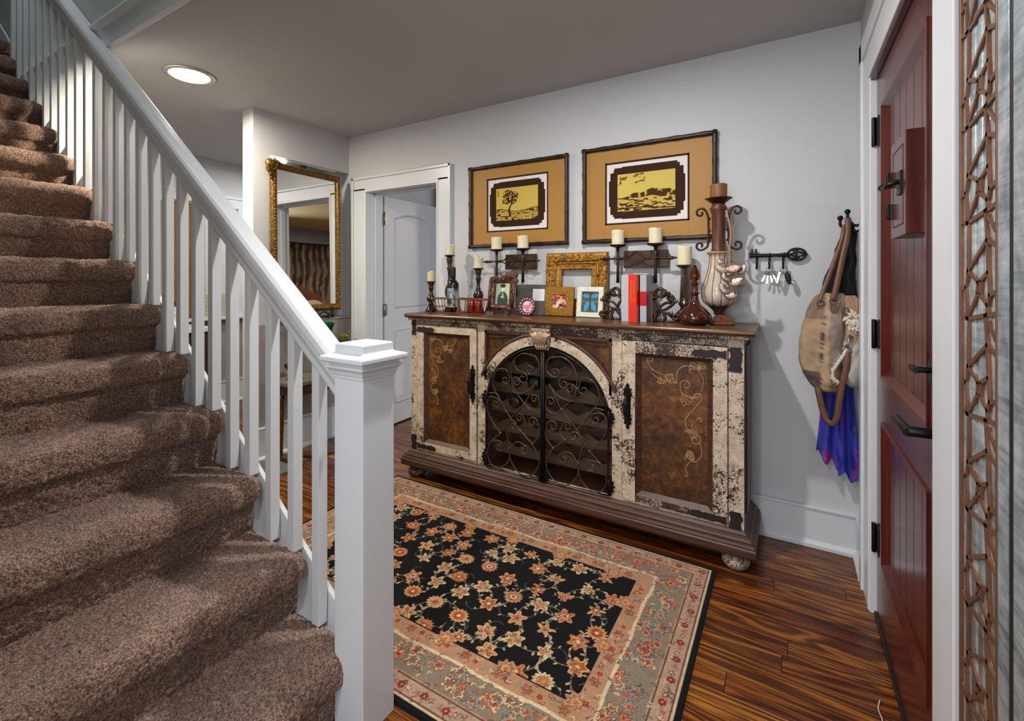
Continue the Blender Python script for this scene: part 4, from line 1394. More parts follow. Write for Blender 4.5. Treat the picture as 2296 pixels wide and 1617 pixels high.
tag(rug, 'black floral oriental rug with tan and grey flowered borders on the wood floor', 'rug')
# ------------------------------------------------------------------ framed prints (generic landscapes)
def raster(w, h, st, fn):
    nx = int(w / st); ny = int(h / st)
    u, v = np.meshgrid((np.arange(nx) + .5) / nx * w, (np.arange(ny) + .5) / ny * h)
    return u, v, fn(u, v)
def framed_print(label, x0, x1, z0, z1, mx, mt, mb_, art):
    """mx, mt, mb_: side / top / bottom widths of the gold mat"""
    yb = 2.688; yf = 2.656
    t_ = thing('framed_print', label, 'picture', ((x0 + x1) / 2, yb, z0), 0, 'gold matted prints on the wall')
    m = MB(); w = .026
    # slightly knobbly bamboo style moulding
    def bar(a, b):
        n = 22; P_ = [Vector(a).lerp(Vector(b), i / n) for i in range(n + 1)]
        m.tube(P_, [w / 2 * (1.0 + (.16 if i % 4 == 0 else -.03 * (i % 3))) for i in range(n + 1)], 10)
    yc = (yb + yf) / 2 - .002
    for a, b in (((x0 + w / 2, yc, z0), (x0 + w / 2, yc, z1)), ((x1 - w / 2, yc, z0), (x1 - w / 2, yc, z1)), ((x0, yc, z0 + w / 2), (x1, yc, z0 + w / 2)), ((x0, yc, z1 - w / 2), (x1, yc, z1 - w / 2))):
        bar(a, b)
    m.box(x0 + .004, x1 - .004, yc, yb, z0 + .004, z0 + w); m.box(x0 + .004, x1 - .004, yc, yb, z1 - w, z1 - .004)
    m.box(x0 + .004, x0 + w, yc, yb, z0 + w, z1 - w); m.box(x1 - w, x1 - .004, yc, yb, z0 + w, z1 - w)
    m.build('frame', M['frame dark'], t_)
    m = MB(); ya = yb - .010
    a0, a1, c0, c1 = x0 + w + mx, x1 - w - mx, z0 + w + mb_, z1 - w - mt
    m.box(x0 + w - .004, a0, ya, ya + .003, z0 + w - .004, z1 - w + .004); m.box(a1, x1 - w + .004, ya, ya + .003, z0 + w - .004, z1 - w + .004)
    m.box(a0, a1, ya, ya + .003, z0 + w - .004, c0); m.box(a0, a1, ya, ya + .003, c1, z1 - w + .004)
    mt_ = m.build('gold_mat', M['mat gold'], t_, bevel=.0008)
    m = MB(); q = .010
    for (p, r, s_, u) in ((a0, a0 + q, c0, c1), (a1 - q, a1, c0, c1), (a0, a1, c0, c0 + q), (a0, a1, c1 - q, c1)):
        m.box(p, r, ya + .001, ya + .004, s_, u)
    m.build('inner_mat', M['mat brown'], t_)
    # white sheet with dark torn-edge plate and gold image
    W_, H_ = a1 - a0 - 2 * q, c1 - c0 - 2 * q; st = .0022
    nx = int(W_ / st); nz = int(H_ / st)
    U, V = np.meshgrid(np.linspace(0, 1, nx), np.linspace(0, 1, nz))
    im = np.zeros((nz, nx, 3)); im[:] = C3(224, 216, 216)
    ew, eh = .022 / W_, .020 / H_
    stepx = np.where(V > .85, 1.9, np.where(V < .14, 1.7, np.where(np.abs(V - .5) < .22, .55, 1.0)))
    stepz = np.where(U > .88, 1.6, np.where(U < .10, 1.8, np.where(U < .2, 1.3, 1.0)))
    dk = (U > ew * stepx) & (U < 1 - ew * stepx) & (V > eh * stepz) & (V < 1 - eh * stepz)
    im[dk] = C3(52, 30, 14)
    iu0, iv0 = ew * 3.0, eh * 3.3
    au = (U - iu0) / (1 - 2 * iu0); av = (V - iv0) / (1 - 2 * iv0)
    ins = (au > 0) & (au < 1) & (av > 0) & (av < 1)
    pic = art(au, av)
    im[ins] = pic[ins]
    P = np.stack([a0 + q + U * W_, np.full_like(U, ya + .0035), c0 + q + V * H_], -1)
    gridmesh('print', P, M['print'], im, parent=t_)
    return t_
GOLD, DKB = C3(206, 180, 92), C3(60, 36, 14)
def mixa(a, b, k): return a + (b - a) * k[..., None]
def art_marsh(u, v):     # generic marsh: low hills, a leaning tree and reeds
    im = np.zeros(u.shape + (3,)); im[:] = C3(200, 172, 84)
    h1 = .30 + .05 * np.sin(u * 7 + 1) + .04 * (fbm(u * 9, v * 0 + 2, 3, 3) - .5)
    band = (v < h1); im[band] = C3(186, 156, 74)
    n = fbm(u * 14 + v * 6, v * 26, 4, 12)
    im[band & (n > .56)] = DKB
    im[(np.abs(v - h1) < .012)] = DKB
    trunk = np.abs(u - (.33 + .10 * (v - .2) + .02 * np.sin(v * 14))) < .022 * (1.25 - v)
    im[trunk & (v > .10) & (v < .72)] = DKB
    for (cx, cy, r) in ((.30, .74, .14), (.40, .66, .12), (.24, .62, .09), (.46, .76, .08), (.36, .84, .07)):
        d = np.hypot(u - cx, (v - cy) * .75)
        im[(d < r * (.6 + .8 * fbm(u * 26, v * 18, 3, 4))) & (fbm(u * 40, v * 30, 2, 8) > .42)] = DKB
    reeds = (np.abs(np.sin(u * 60 + v * 6)) < .16) & (v < .24 + .10 * vnoise(u * 19, u * 0, 5)) & (u > .5)
    im[reeds] = DKB
    im[(u > .04) & (u < .065) & (v > .76) & (v < .93) & (vnoise(u * 60, v * 40, 2) > .4)] = DKB
    return im
def art_hills(u, v):     # generic rolling hills with low cloud and rocks
    im = np.zeros(u.shape + (3,)); im[:] = C3(206, 182, 92)
    h = .36 + .20 * np.exp(-((u - .62) / .20) ** 2) + .13 * np.exp(-((u - .92) / .14) ** 2) + .10 * np.exp(-((u - .30) / .12) ** 2)
    hill = v < h
    im[hill] = C3(190, 164, 80)
    dark = hill & (v > h - .16 - .05 * fbm(u * 12, v * 8, 3, 6)) & (fbm(u * 18, v * 12, 3, 7) > .34)
    im[dark] = C3(66, 42, 18)
    low = v < .34
    n = fbm(u * 12, v * 30, 4, 22)
    im[low] = C3(196, 170, 86); im[low & (n > .53)] = DKB
    im[(v < .10) & (np.abs(v - .06 - .03 * np.sin(u * 5)) < .016)] = DKB
    im[(v > .64) & (fbm(u * 9, v * 22, 3, 31) > .66) & (u < .5)] = C3(120, 92, 40)
    im[(u > .04) & (u < .065) & (v > .74) & (v < .93) & (vnoise(u * 60, v * 40, 2) > .4)] = DKB
    return im
framed_print('gold-matted framed print in dark frame, the one nearer the bedroom doorway', -1.945, -1.178, 1.513, 2.088, .120, .070, .082, art_marsh)
framed_print('gold-matted framed print in dark frame, the one nearer the key rack', -1.085, -.318, 1.512, 2.094, .117, .076, .083, art_hills)

# ------------------------------------------------------------------ wall sconces with pillar candles
def candle(loc, r, h, mat, label, group=None, seed=1, rim=.3, name='candle', rough=1.0):
    m = MB()
    rs_ = random.Random(seed)
    ph = [rs_.uniform(0, 6.28) for _ in range(4)]
    def wob(a, z, q):
        k = max(0, (z - h * .55) / (h * .45))
        return q * rough * .05 * k * (math.sin(2 * a + ph[0]) + .7 * math.sin(5 * a + ph[1]))
    seg = 28; vs = []
    prof = [(r * .97, 0), (r, .004), (r, h * .35), (r * 1.0, h * .7), (r * (1.0 + .05 * rough), h * .93), (r * (.99 + .06 * rough), h), (r * .86, h * (1 - .02)), (r * .7, h - .012), (.0001, h - .014)]
    for (q, z) in prof:
        for k in range(seg):
            a = 2 * PI * k / seg
            zz = z
            if z > h * .9 and q > r * .8: zz = z + h * .07 * rough * (math.sin(a + ph[2]) + .6 * math.sin(3 * a + ph[3]))
            rr = q + wob(a, z, q)
            vs.append((loc[0] + rr * math.cos(a), loc[1] + rr * math.sin(a), loc[2] + zz))
    fs = []
    for i in range(len(prof) - 1):
        for k in range(seg):
            l = (k + 1) % seg
            fs.append((i * seg + k, i * seg + l, (i + 1) * seg + l, (i + 1) * seg + k))
    m._add(vs, fs, True); m._add(vs[:seg], [tuple(range(seg))[::-1]], False)
    t_ = thing(name, label, 'candle', loc, 0, group)
    m.build('wax_body', mat, t_)
    m = MB(); m.tube([(loc[0], loc[1], loc[2] + h - .015), (loc[0] + .001, loc[1], loc[2] + h - .002), (loc[0] + .003, loc[1], loc[2] + h + .004)], .0012, 6)
    m.build('wick', M['dark slot'], t_)
    return t_
def sconce(label, xc, xp0, xp1, pl0, pl1, bl, br, side):
    yy_ = 2.600
    t_ = thing('wall_sconce', label, 'sconce', ((xp0 + xp1) / 2, 2.688, 1.24), 0, 'iron candle sconces on the wall')
    m = MB(); m.box(pl0, pl1, 2.655, 2.668, 1.362, 1.462); m.box((pl0 + pl1) / 2 - .03, (pl0 + pl1) / 2 + .03, 2.668, 2.689, 1.39, 1.44)
    m.build('back_plate', M['plate brown'], t_, bevel=.002)
    m = MB(); cxm = (xp0 + xp1) / 2
    top = [(bl, 1.414), (bl + .05, 1.414), (cxm - .075, 1.418), (cxm - .04, 1.424), (cxm, 1.452), (cxm + .04, 1.424), (cxm + .075, 1.418), (br - .05, 1.414), (br, 1.414)]
    m.tube([(a, yy_, b) for a, b in catmull([Vector((a, b)) for a, b in top], 4)], .005, 8)
    bot = [(cxm - .075, 1.412), (cxm - .04, 1.404), (cxm, 1.378), (cxm + .04, 1.404), (cxm + .075, 1.412)]
    m.tube([(a, yy_, b) for a, b in catmull([Vector((a, b)) for a, b in bot], 4)], .004, 8)
    for e, s_ in ((bl, 1), (br, -1)):   # spear ends
        m.tube([(e, yy_, 1.414), (e + s_ * .012, yy_, 1.414), (e + s_ * .03, yy_, 1.414), (e + s_ * .05, yy_, 1.414), (e + s_ * .058, yy_, 1.414)], [.001, .006, .0115, .007, .009], 8)
    for x in (xp0, xp1):
        m.ball((x, yy_, 1.414), .011, 10, 6); m.ball((x + (.03 if x == xp0 else -.03), yy_, 1.416), .008, 8, 6)
    m.tube([(xp0, 2.66, 1.414), (xp0 , yy_, 1.414)], .006, 8); m.tube([(xp1, 2.66, 1.414), (xp1, yy_, 1.414)], .006, 8)
    m.build('spear_bar', M['iron brown'], t_)
    for x in (xp0, xp1):
        m = MB()
        zb = 1.275
        m.tube([(x, yy_, zb), (x, yy_, 1.35), (x, yy_, 1.414), (x, yy_, 1.483)], [.010, .0085, .008, .009], 10)
        m.build('post', M['iron brown'], t_)
        m = MB(); m.lathe([(.010, -.012), (.020, -.006), (.040, -.002), (.047, .004), (.048, .008), (.044, .007), (.0001, .004)], 28, (x, yy_, 1.487))
        m.build('drip_pan', M['iron brown'], t_)
    return t_
sconce('iron spear sconce left of the gold frame, brown plate, two cream candles', 0, -1.668, -1.466, -1.634, -1.395, -1.775, -1.345, 0)
sconce('iron spear sconce right of the gold frame, above the books', 0, -.838, -.625, -.822, -.568, -.947, -.512, 0)
for x, lab in ((-1.668, 'cream pillar candle, left one on the left wall sconce'), (-1.466, 'cream pillar candle, right one on the left wall sconce'), (-.838, 'cream pillar candle, left one on the right wall sconce'), (-.625, 'cream pillar candle, right one on the right wall sconce')):
    candle((x, 2.600, 1.4925), .036, .085, M['wax'], lab, 'pillar candles on the wall sconces', int(abs(x) * 1000), rough=.35)

# ------------------------------------------------------------------ key rack
kr = thing('key_rack', 'black iron key shaped rack with three hooks on the wall', 'key rack', (-.05, 2.688, 1.42))
m = MB(); y = 2.668
m.tube([(-.165, y, 1.418), (-.135, y, 1.418), (-.05, y, 1.418), (.0, y, 1.418)], [.011, .010, .008, .011], 10)
for (x, r) in ((-.135, .013), (-.075, .012), (-.012, .013), (.0, .010)):
    m.tube([(x - .004, y, 1.418), (x + .004, y, 1.418)], r, 12)
m.box(-.160, -.150, y - .006, y + .006, 1.418, 1.452); m.box(-.142, -.132, y - .006, y + .006, 1.418, 1.452); m.box(-.168, -.156, y - .007, y + .007, 1.404, 1.436)
for x in (-.150, -.0): m.box(x - .004, x + .004, y, 2.689, 1.412, 1.424)
m.build('key_shaft', M['black'], kr, bevel=.001)
m = MB()
cx, cz = .038, 1.420
oval = [(cx + .036 * math.cos(a) * (1 + .12 * (math.cos(a) > 0)), y, cz + .028 * math.sin(a)) for a in np.linspace(0, 2 * PI, 28)[:-1]]
m.tube(oval, .0055, 8, closed=True)
for s_ in (-1, 1):
    m.tube(catmull([(cx - .032, y, cz), (cx - .012, y, cz + s_ * .006), (cx + .002, y, cz + s_ * .014), (cx + .022, y, cz + s_ * .008), (cx + .036, y, cz)], 5), .0042, 8)
    m.tube(catmull([(cx - .020, y, cz + s_ * .022), (cx - .004, y, cz + s_ * .016), (cx + .010, y, cz + s_ * .024)], 5), .004, 8)
m.tube([(cx, y, cz - .026), (cx, y, cz + .026)], .004, 8)
m.ball((cx + .040, y, cz), .008, 8, 6)
m.build('key_bow', M['black'], kr)
for x in (-.133, -.077, -.017):
    m = MB()
    m.tube(catmull([(x, y, 1.410), (x, y - .002, 1.385), (x, y - .006, 1.362), (x, y - .018, 1.350), (x, y - .028, 1.362), (x, y - .027, 1.374)], 5), [.005] * 12 + [.0045] * 9 + [.0035] * 4 + [.005], 8)
    m.ball((x, y - .027, 1.376), .006, 8, 6)
    m.build('hook', M['black'], kr)
def key_shape(mb, top, ang, L, w=.012, t_=.0012):
    mb.X = Matrix.Translation(top) @ Matrix.Rotation(ang, 4, 'Y')
    ring = [(w * math.cos(a), 0, -w + w * math.sin(a)) for a in np.linspace(0, 2 * PI, 15)[:-1]]
    mb.tube(ring, .0030, 6, closed=True)
    mb.box(-.0035, .0035, -t_, t_, -L, -2 * w + .001)
    for k in range(3): mb.box(.0035, .0075, -t_, t_, -L + .003 + k * .007, -L + .007 + k * .007)
    mb.X = None
def keys(label, x, n, fob):
    t_ = thing('key_bunch', label, 'keys', (x, 2.64, 1.352), 0, 'key bunches on the rack')
    m = MB(); rr = [(x + .013 * math.cos(a), 2.645, 1.347 + .013 * math.sin(a)) for a in np.linspace(0, 2 * PI, 18)[:-1]]
    m.tube(rr, .0013, 6, closed=True); m.build('key_ring', M['chrome'], t_)
    for i in range(n):
        m = MB(); key_shape(m, (x - .008 + .016 * i / max(1, n - 1), 2.640 - .003 * i, 1.338), .45 - .9 * i / max(1, n - 1), .058 + .006 * (i % 2), .010)
        m.build('key', M['chrome'], t_)
    if fob:
        m = MB(); m.X = Matrix.Translation((x + .012, 2.628, 1.338)) @ Matrix.Rotation(-.25, 4, 'Y')
        m.ball((0, 0, -.036), .032, 12, 10, (.40, .26, 1.0)); m.X = None
        m.build('key_fob', M['dark slot'], t_)
        m = MB(); m.X = Matrix.Translation((x - .014, 2.630, 1.336)) @ Matrix.Rotation(.22, 4, 'Y'); m.box(-.007, .007, -.003, .003, -.062, 0); m.X = None
        m.build('key_tag', M['brushed nickel'], t_, bevel=.002)
keys('bunch of small silver keys hanging from the middle hook', -.077, 4, False)
keys('car key fob and metal tag hanging from the right hook', -.017, 2, True)
# ------------------------------------------------------------------ gilt mirror in the niche
gm = thing('wall_mirror', 'tall gilt framed mirror with scroll corner standing in the left wall niche', 'mirror', (-3.20, 2.28, .985))
def MY(u, v, d):   # mirror plane: u along Y, v up, d towards the room; slight lean
    return (-3.205 + d - (v - 1.0) * .012 + (u - 2.28) * -.041, u, v)
gy0, gy1, gz0, gz1 = 1.965, 2.585, 1.045, 2.150
w = .052
m = MB()
def fbar(mb, a, b, ww, horizontal, prof):
    mb.prism([], None, 0, 0) if False else None
prof = [(0, 0), (0, .018), (.010, .030), (.022, .034), (.034, .030), (.040, .020), (.052, .014), (.052, 0)]
rings = []
for (o_, h) in prof:
    rings.append([MY(gy0 + o_, gz0 + o_, h), MY(gy1 - o_, gz0 + o_, h), MY(gy1 - o_, gz1 - o_, h), MY(gy0 + o_, gz1 - o_, h)])
vs = sum(rings, []); fs = []
for i in range(len(prof)):
    j = (i + 1) % len(prof)
    for k in range(4):
        l = (k + 1) % 4
        fs.append((i * 4 + k, i * 4 + l, j * 4 + l, j * 4 + k))
m._add(vs, fs, False)
m.build('frame', M['mirror gold'], gm, bevel=.002)
m = MB()
def beads(a, b, sp):
    a = Vector(a); b = Vector(b); n = int((b - a).length / sp)
    for i in range(n + 1):
        p = a.lerp(b, i / n); m.ball(p, .0085, 8, 6, (.7, 1, 1.35))
q = .022
beads(MY(gy1 - q, gz0 + .03, .034), MY(gy1 - q, gz1 - .06, .034), .024)
beads(MY(gy0 + q, gz0 + .03, .034), MY(gy0 + q, gz1 - .06, .034), .024)
beads(MY(gy0 + .03, gz0 + q, .034), MY(gy1 - .03, gz0 + q, .034), .024)
m.build('bead_moulding', M['mirror gold'], gm)
m = MB()  # volute hanging at the top corner
yc, zc = gy0 - .004, gz1 - .055
for k, (dy, dz, r, sy, sz) in enumerate(((-.004, .030, .040, 1.0, .9), (-.010, .0, .032, .9, 1.2), (-.004, -.035, .020, .8, 1.5), (.0, -.066, .011, .8, 1.5))):
    m.ball(MY(yc + dy, zc + dz, .030), r, 14, 10, (.75, sy, sz))
for k in range(4):
    R = .040 - .009 * k
    m.tube([MY(yc - .006 + .004 * k + R * math.cos(a), zc + .030 - .007 * k + R * 1.1 * math.sin(a), .052 - .002 * k) for a in np.linspace(-2.9 + .1 * k, 1.2, 16)], .0050, 8)
m.tube([MY(gy0 + .02, gz1 + .004, .02), MY(gy0 + .05, gz1 - .004, .026), MY(gy0 + .10, gz1 - .02, .028)], [.018, .014, .004], 10)
m.build('corner_scroll', M['mirror gold'], gm)
m = MB()
for (yc) in (2.28, 2.42, 2.14):
    for s_ in (-1, 1):
        c = scrollpath([(yc, 1.035), (yc + s_ * .03, 1.022), (yc + s_ * .055, 1.008)], None, (.014, -s_, 1.1), 5)
        m.tube([MY(p.x, p.y, .012) for p in c], .008, 8)
for yc in (2.06, 2.50): m.tube([MY(yc, 1.046, .012), MY(yc, 1.015, .012), MY(yc + .01, .988, .012)], [.010, .012, .014], 8)
m.tube([MY(2.06, 1.0, .012), MY(2.28, .996, .012), MY(2.50, 1.0, .012)], .009, 8)
m.build('foot_scroll', M['dark wood'], gm)
m = MB(); m.box(0, 0, 0, 0, 0, 0) if False else None
vs = [MY(gy0 + .05, gz0 + .05, .012), MY(gy1 - .05, gz0 + .05, .012), MY(gy1 - .05, gz1 - .05, .012), MY(gy0 + .05, gz1 - .05, .012)]
m._add(vs, [(0, 1, 2, 3)], False)
m.build('mirror_glass', M['mirror'], gm)
m = MB(); vs = [MY(gy0 + .01, gz0 + .01, -.001), MY(gy1 - .01, gz0 + .01, -.001), MY(gy1 - .01, gz1 - .01, -.001), MY(gy0 + .01, gz1 - .01, -.001)]
m._add(vs, [(0, 1, 2, 3)], False); m.build('backing', M['dark wood'], gm)

# small lamp bar under the niche head
nl = thing('niche_lamp', 'small white light bar glowing above the gilt mirror', 'lamp', (-3.25, 2.1, 2.18))
m = MB(); m.box(-3.262, -3.238, 2.02, 2.56, 2.186, 2.199)
m.build('lamp_bar', M['trim'], nl, bevel=.002)
m = MB(); m.box(-3.262, -3.236, 2.255, 2.285, 2.15, 2.186); m.build('lamp_bracket', M['iron brown'], nl, bevel=.002)
m = MB(); m.ball((-3.245, 2.065, 2.176), .036, 16, 10, (.6, 1.7, .5)); m.build('lens', M['lamp glow'], nl)

# ------------------------------------------------------------------ metal fret mirror beside the entry door
fm = thing('fretwork_mirror', 'large galvanised metal wall mirror with bronze lattice border, beside the entry door', 'mirror', (.29, .65, .30))
FXf = .262
ya, yb_, za, zb_ = .16, 1.11, .16, 2.20
bw_ = .166
m = MB()   # backing and outer edge
m.box(.267, .2945, ya, yb_, za, zb_)
m.build('backing', M['galvanised'], fm)
m = MB()
for y0_ in (yb_ - .006, ya):
    m.box(FXf, .275, y0_, y0_ + .006, za, zb_)
for y0_ in (yb_ - bw_ - .004, ya + bw_ - .012):
    m.box(FXf, .275, y0_, y0_ + .006, za + bw_ - .01, zb_ - bw_ + .01)
m.box(FXf, .275, ya, yb_, za, za + .012); m.box(FXf, .275, ya, yb_, zb_ - .012, zb_)
m.build('border_rail', M['fret bronze'], fm, bevel=.001)
# vertical galvanised reeds behind the lattice
m = MB()
for i in range(5):
    yq = yb_ - .026 - i * .031
    m.tube([(.2675, yq, za + .012), (.2675, yq, zb_ - .012)], .011, 12, flat=.20, flatdir=(1, 0, 0))
m.build('reed_backing', M['galvanised'], fm)
# lattice: irregular links repeated down the border
def bar(mb, a, b, hw=.0034, x0=FXf + .0005, x1=.2675):
    a = Vector(a); b = Vector(b); t_ = (b - a).normalized(); n_ = Vector((-t_.y, t_.x)) * hw
    a = a - t_ * hw * .6; b = b + t_ * hw * .6
    mb.prism([tuple(a + n_), tuple(a - n_), tuple(b - n_), tuple(b + n_)], lambda u, v, d: (d, u, v), x0, x1)
yR = yb_ - .010; yL = yb_ - bw_ + .005; P_ = .162
A_, B_, C_ = 1.070, 1.018, .982
z = zb_ - .03
m = MB()
while z > za + P_:
    L = [((C_, 0), (A_, -.047)), ((A_, -.047), (B_, -.066)), ((B_, -.066), (C_ - .004, -.050)), ((C_ - .004, -.050), (C_, 0)),
         ((B_ + .006, -.066), (B_ + .008, -.083)), ((B_ - .010, -.064), (B_ - .006, -.083)), ((B_, -.083), (C_, -.100)), ((B_ + .004, -.083), (A_ + .002, -.128)),
         ((A_ + .002, -.128), (C_, -.116)), ((C_, -.100), (C_, -.116)), ((A_ - .004, -.126), (A_, -.209)), ((C_ + .008, -.116), (C_, -.162)),
         ((A_, -.047), (A_ + .010, -.075)), ((A_ + .010, -.075), (A_ + .004, -.128)), ((A_ + .010, -.075), (yR, -.078)), ((A_ + .004, -.128), (yR, -.122)),
         ((C_ - .004, -.050), (C_ - .010, -.085)), ((C_ - .010, -.085), (C_, -.102)), ((C_ - .010, -.085), (yL, -.080)), ((C_, -.116), (yL, -.112)), ((C_, 0), (yL, -.010)), ((C_ - .006, -.128), (yL, -.150))]
    for a, b in L:
        if z + min(a[1], b[1]) > za + .02: bar(m, (a[0], z + a[1]), (b[0], z + b[1]))
    z -= P_
m.build('lattice', M['fret bronze'], fm)
# inner galvanised mouldings, dark groove and glass
m = MB()
def frame_loop(mb, o0, o1, x0, x1):
    mb.box(x0, x1, yb_ - o1, yb_ - o0, za + o0, zb_ - o0); mb.box(x0, x1, ya + o0, ya + o1, za + o0, zb_ - o0)
    mb.box(x0, x1, ya + o1, yb_ - o1, za + o0, za + o1); mb.box(x0, x1, ya + o1, yb_ - o1, zb_ - o1, zb_ - o0)
frame_loop(m, .173, .212, FXf + .0004, .275)
frame_loop(m, .227, .275, FXf + .0004, .275)
m.build('inner_frame', M['galvanised'], fm, bevel=.001)
m = MB(); frame_loop(m, .211, .228, FXf + .0010, .275); m.build('groove', M['dark slot'], fm)
m = MB(); m.box(.268, .272, ya + .27, yb_ - .27, za + .27, zb_ - .27); m.build('mirror_glass', M['mirror'], fm)
# ------------------------------------------------------------------ things on the sideboard
TZ = 1.0722
def turned_holder(label, x, y, zp, kind='stick', s=1.0, group='turned candle holders on the sideboard', plate=.036, base=.042):
    t_ = thing('candle_holder', label, 'candle holder', (x, y, TZ), 0, group)
    h = zp - TZ; mt_ = M[kind]
    m = MB()
    for k in range(3):
        a = PI / 4 + k * PI * 2 / 3
    # three sided scrolled foot
    m.lathe([(base, 0), (base * 1.02, .008), (base * .92, .016), (base * .80, .030), (base * .62, .042), (base * .42, .050)], 3, (x, y, TZ), smooth=False, rot=PI / 6 + .3)
    m.lathe([(base * .95, .001), (base * .9, .012), (base * .6, .030), (base * .35, .050)], 24, (x, y, TZ))
    m.build('foot', mt_, t_, bevel=.003)
    m = MB()
    b = .046
    hh_ = h - b
    pr_ = [(.014, b), (.022, b + hh_ * .04), (.014, b + hh_ * .08), (.030 * s, b + hh_ * .18), (.035 * s, b + hh_ * .27), (.028 * s, b + hh_ * .36), (.014, b + hh_ * .44), (.019, b + hh_ * .47), (.012, b + hh_ * .50), (.013, b + hh_ * .60), (.016, b + hh_ * .70), (.022, b + hh_ * .74), (.014, b + hh_ * .78), (.020, b + hh_ * .88), (.024, b + hh_ * .93), (.018, h - .006)]
    m.lathe(pr_, 24, (x, y, TZ))
    m.build('turned_stem', mt_, t_)
    m = MB(); m.lathe([(.018, h - .010), (plate * .8, h - .008), (plate * 1.05, h), (plate * 1.05, h + .003), (plate * .9, h + .002), (.0001, h + .0005)], 28, (x, y, TZ))
    m.build('drip_pan', mt_, t_)
    return t_
turned_holder('short dark turned candle holder at the left end of the sideboard', -2.125, 2.470, 1.277, s=.95, base=.044, plate=.032)
turned_holder('tall dark turned candle holder behind the wine bottle', -2.045, 2.575, 1.462, s=1.0)
turned_holder('medium dark turned candle holder behind the red votive jars', -1.806, 2.585, 1.367, s=1.05)
candle((-2.125, 2.470, 1.281), .026, .062, M['wax old'], 'yellowed stub candle on the short left holder', None, 3, rough=1.6)
candle((-2.045, 2.575, 1.466), .027, .068, M['wax'], 'cream candle with melted rim on the tall holder', None, 8, rough=1.5)
candle((-1.806, 2.585, 1.371), .031, .074, M['wax'], 'wide cream candle with drooping rim on the medium holder', None, 12, rough=2.2)

# wine bottle in the wire caddy
wb = thing('wine_bottle', 'upright dark wine bottle with grey blue picture label in wire caddy', 'bottle', (-1.898, 2.425, TZ + .006))
m = MB(); m.lathe(bottle_profile(.039, .295), 28, (-1.898, 2.425, TZ + .006)); m.build('bottle_body', M['black glass'], wb)
m = MB()
LB = []
seg = 24; nzl = 40
A = np.linspace(-2.35, .35, seg * 2); Zl = np.linspace(.035, .158, nzl)
AA, ZZ = np.meshgrid(A, Zl)
lc = np.zeros(AA.shape + (3,)); lc[:] = C3(104, 116, 132)
n_ = fbm(AA * 3, ZZ * 40, 3, 4)
lc[n_ > .5] = C3(150, 158, 168); lc[(ZZ > .06) & (ZZ < .125) & (np.abs(AA + 1.0 + .3 * np.sin(ZZ * 60)) < .22)] = C3(196, 196, 196)
lc[(ZZ < .042) | (ZZ > .153)] = C3(186, 184, 176); lc[n_ < .34] = C3(58, 66, 78)
P = np.stack([-1.898 + .0396 * np.cos(AA), 2.425 + .0396 * np.sin(AA), TZ + .006 + ZZ], -1)
gridmesh('label', P, M['print paper'], lc, parent=wb)
m = MB(); m.lathe([(.0165, .225), (.0178, .232), (.0178, .292), (.0160, .297), (.0001, .297)], 20, (-1.898, 2.425, TZ + .006)); m.build('foil_cap', M['dark slot'], wb)

# long oval wire caddy
wc = thing('wire_caddy', 'long low rust brown wire caddy holding the bottle and red jars', 'wire basket', (-1.85, 2.43, TZ))
m = MB()
def oval(cx, cy, a, b, z, n=48, p=2.6):
    out = []
    for i in range(n):
        t_ = 2 * PI * i / n; c, s_ = math.cos(t_), math.sin(t_)
        out.append((cx + a * math.copysign(abs(c) ** (2 / p), c), cy + b * math.copysign(abs(s_) ** (2 / p), s_), z))
    return out
o_top = oval(-1.848, 2.432, .222, .062, 1.168); o_bot = oval(-1.848, 2.432, .196, .052, TZ + .004)
m.tube(o_top, .0042, 8, closed=True); m.tube(o_bot, .003, 8, closed=True)
m.build('rim_wire', M['rust'], wc)
m = MB()
for i in range(0, 48, 3):
    m.tube([o_bot[i], tuple((Vector(o_bot[i]) + Vector(o_top[i])) / 2 + Vector((0, 0, -.006))), o_top[i]], .0023, 6)
mid = oval(-1.848, 2.432, .206, .056, 1.115)
m.tube([mid[i] for i in range(18, 36)], .002, 6)
for x in (-1.78, -1.90, -1.98): m.tube([(x, 2.380, TZ + .003), (x, 2.484, TZ + .003)], .0022, 6)
m.build('wire_grid', M['rust'], wc)
for cxp in (-1.815, -1.69):
    pass
m = MB()
for xx in (-1.812,):
    m.prism([(xx - .006, TZ + .09), (xx + .006, TZ + .09), (xx + .008, TZ + .05), (xx + .022, TZ + .012), (xx + .024, TZ + .001), (xx - .024, TZ + .001), (xx - .022, TZ + .012), (xx - .008, TZ + .05)], xz, 2.372, 2.380)
m.build('support_foot', M['rust'], wc, bevel=.001)
for i, (x, lab) in enumerate(((-1.752, 'mottled red glass votive jar, left of the pair in the caddy'), (-1.698, 'mottled red glass votive jar, right of the pair in the caddy'))):
    v = thing('votive_jar', lab, 'jar', (x, 2.432, TZ + .006), 0, 'red glass votive jars in the caddy')
    m = MB(); m.lathe([(.0001, 0), (.021, .001), (.025, .006), (.0245, .05), (.026, .085), (.0245, .085), (.022, .05), (.022, .008), (.0001, .006)], 24, (x, 2.432, TZ + .006)); m.build('jar_body', M['red glass'], v)

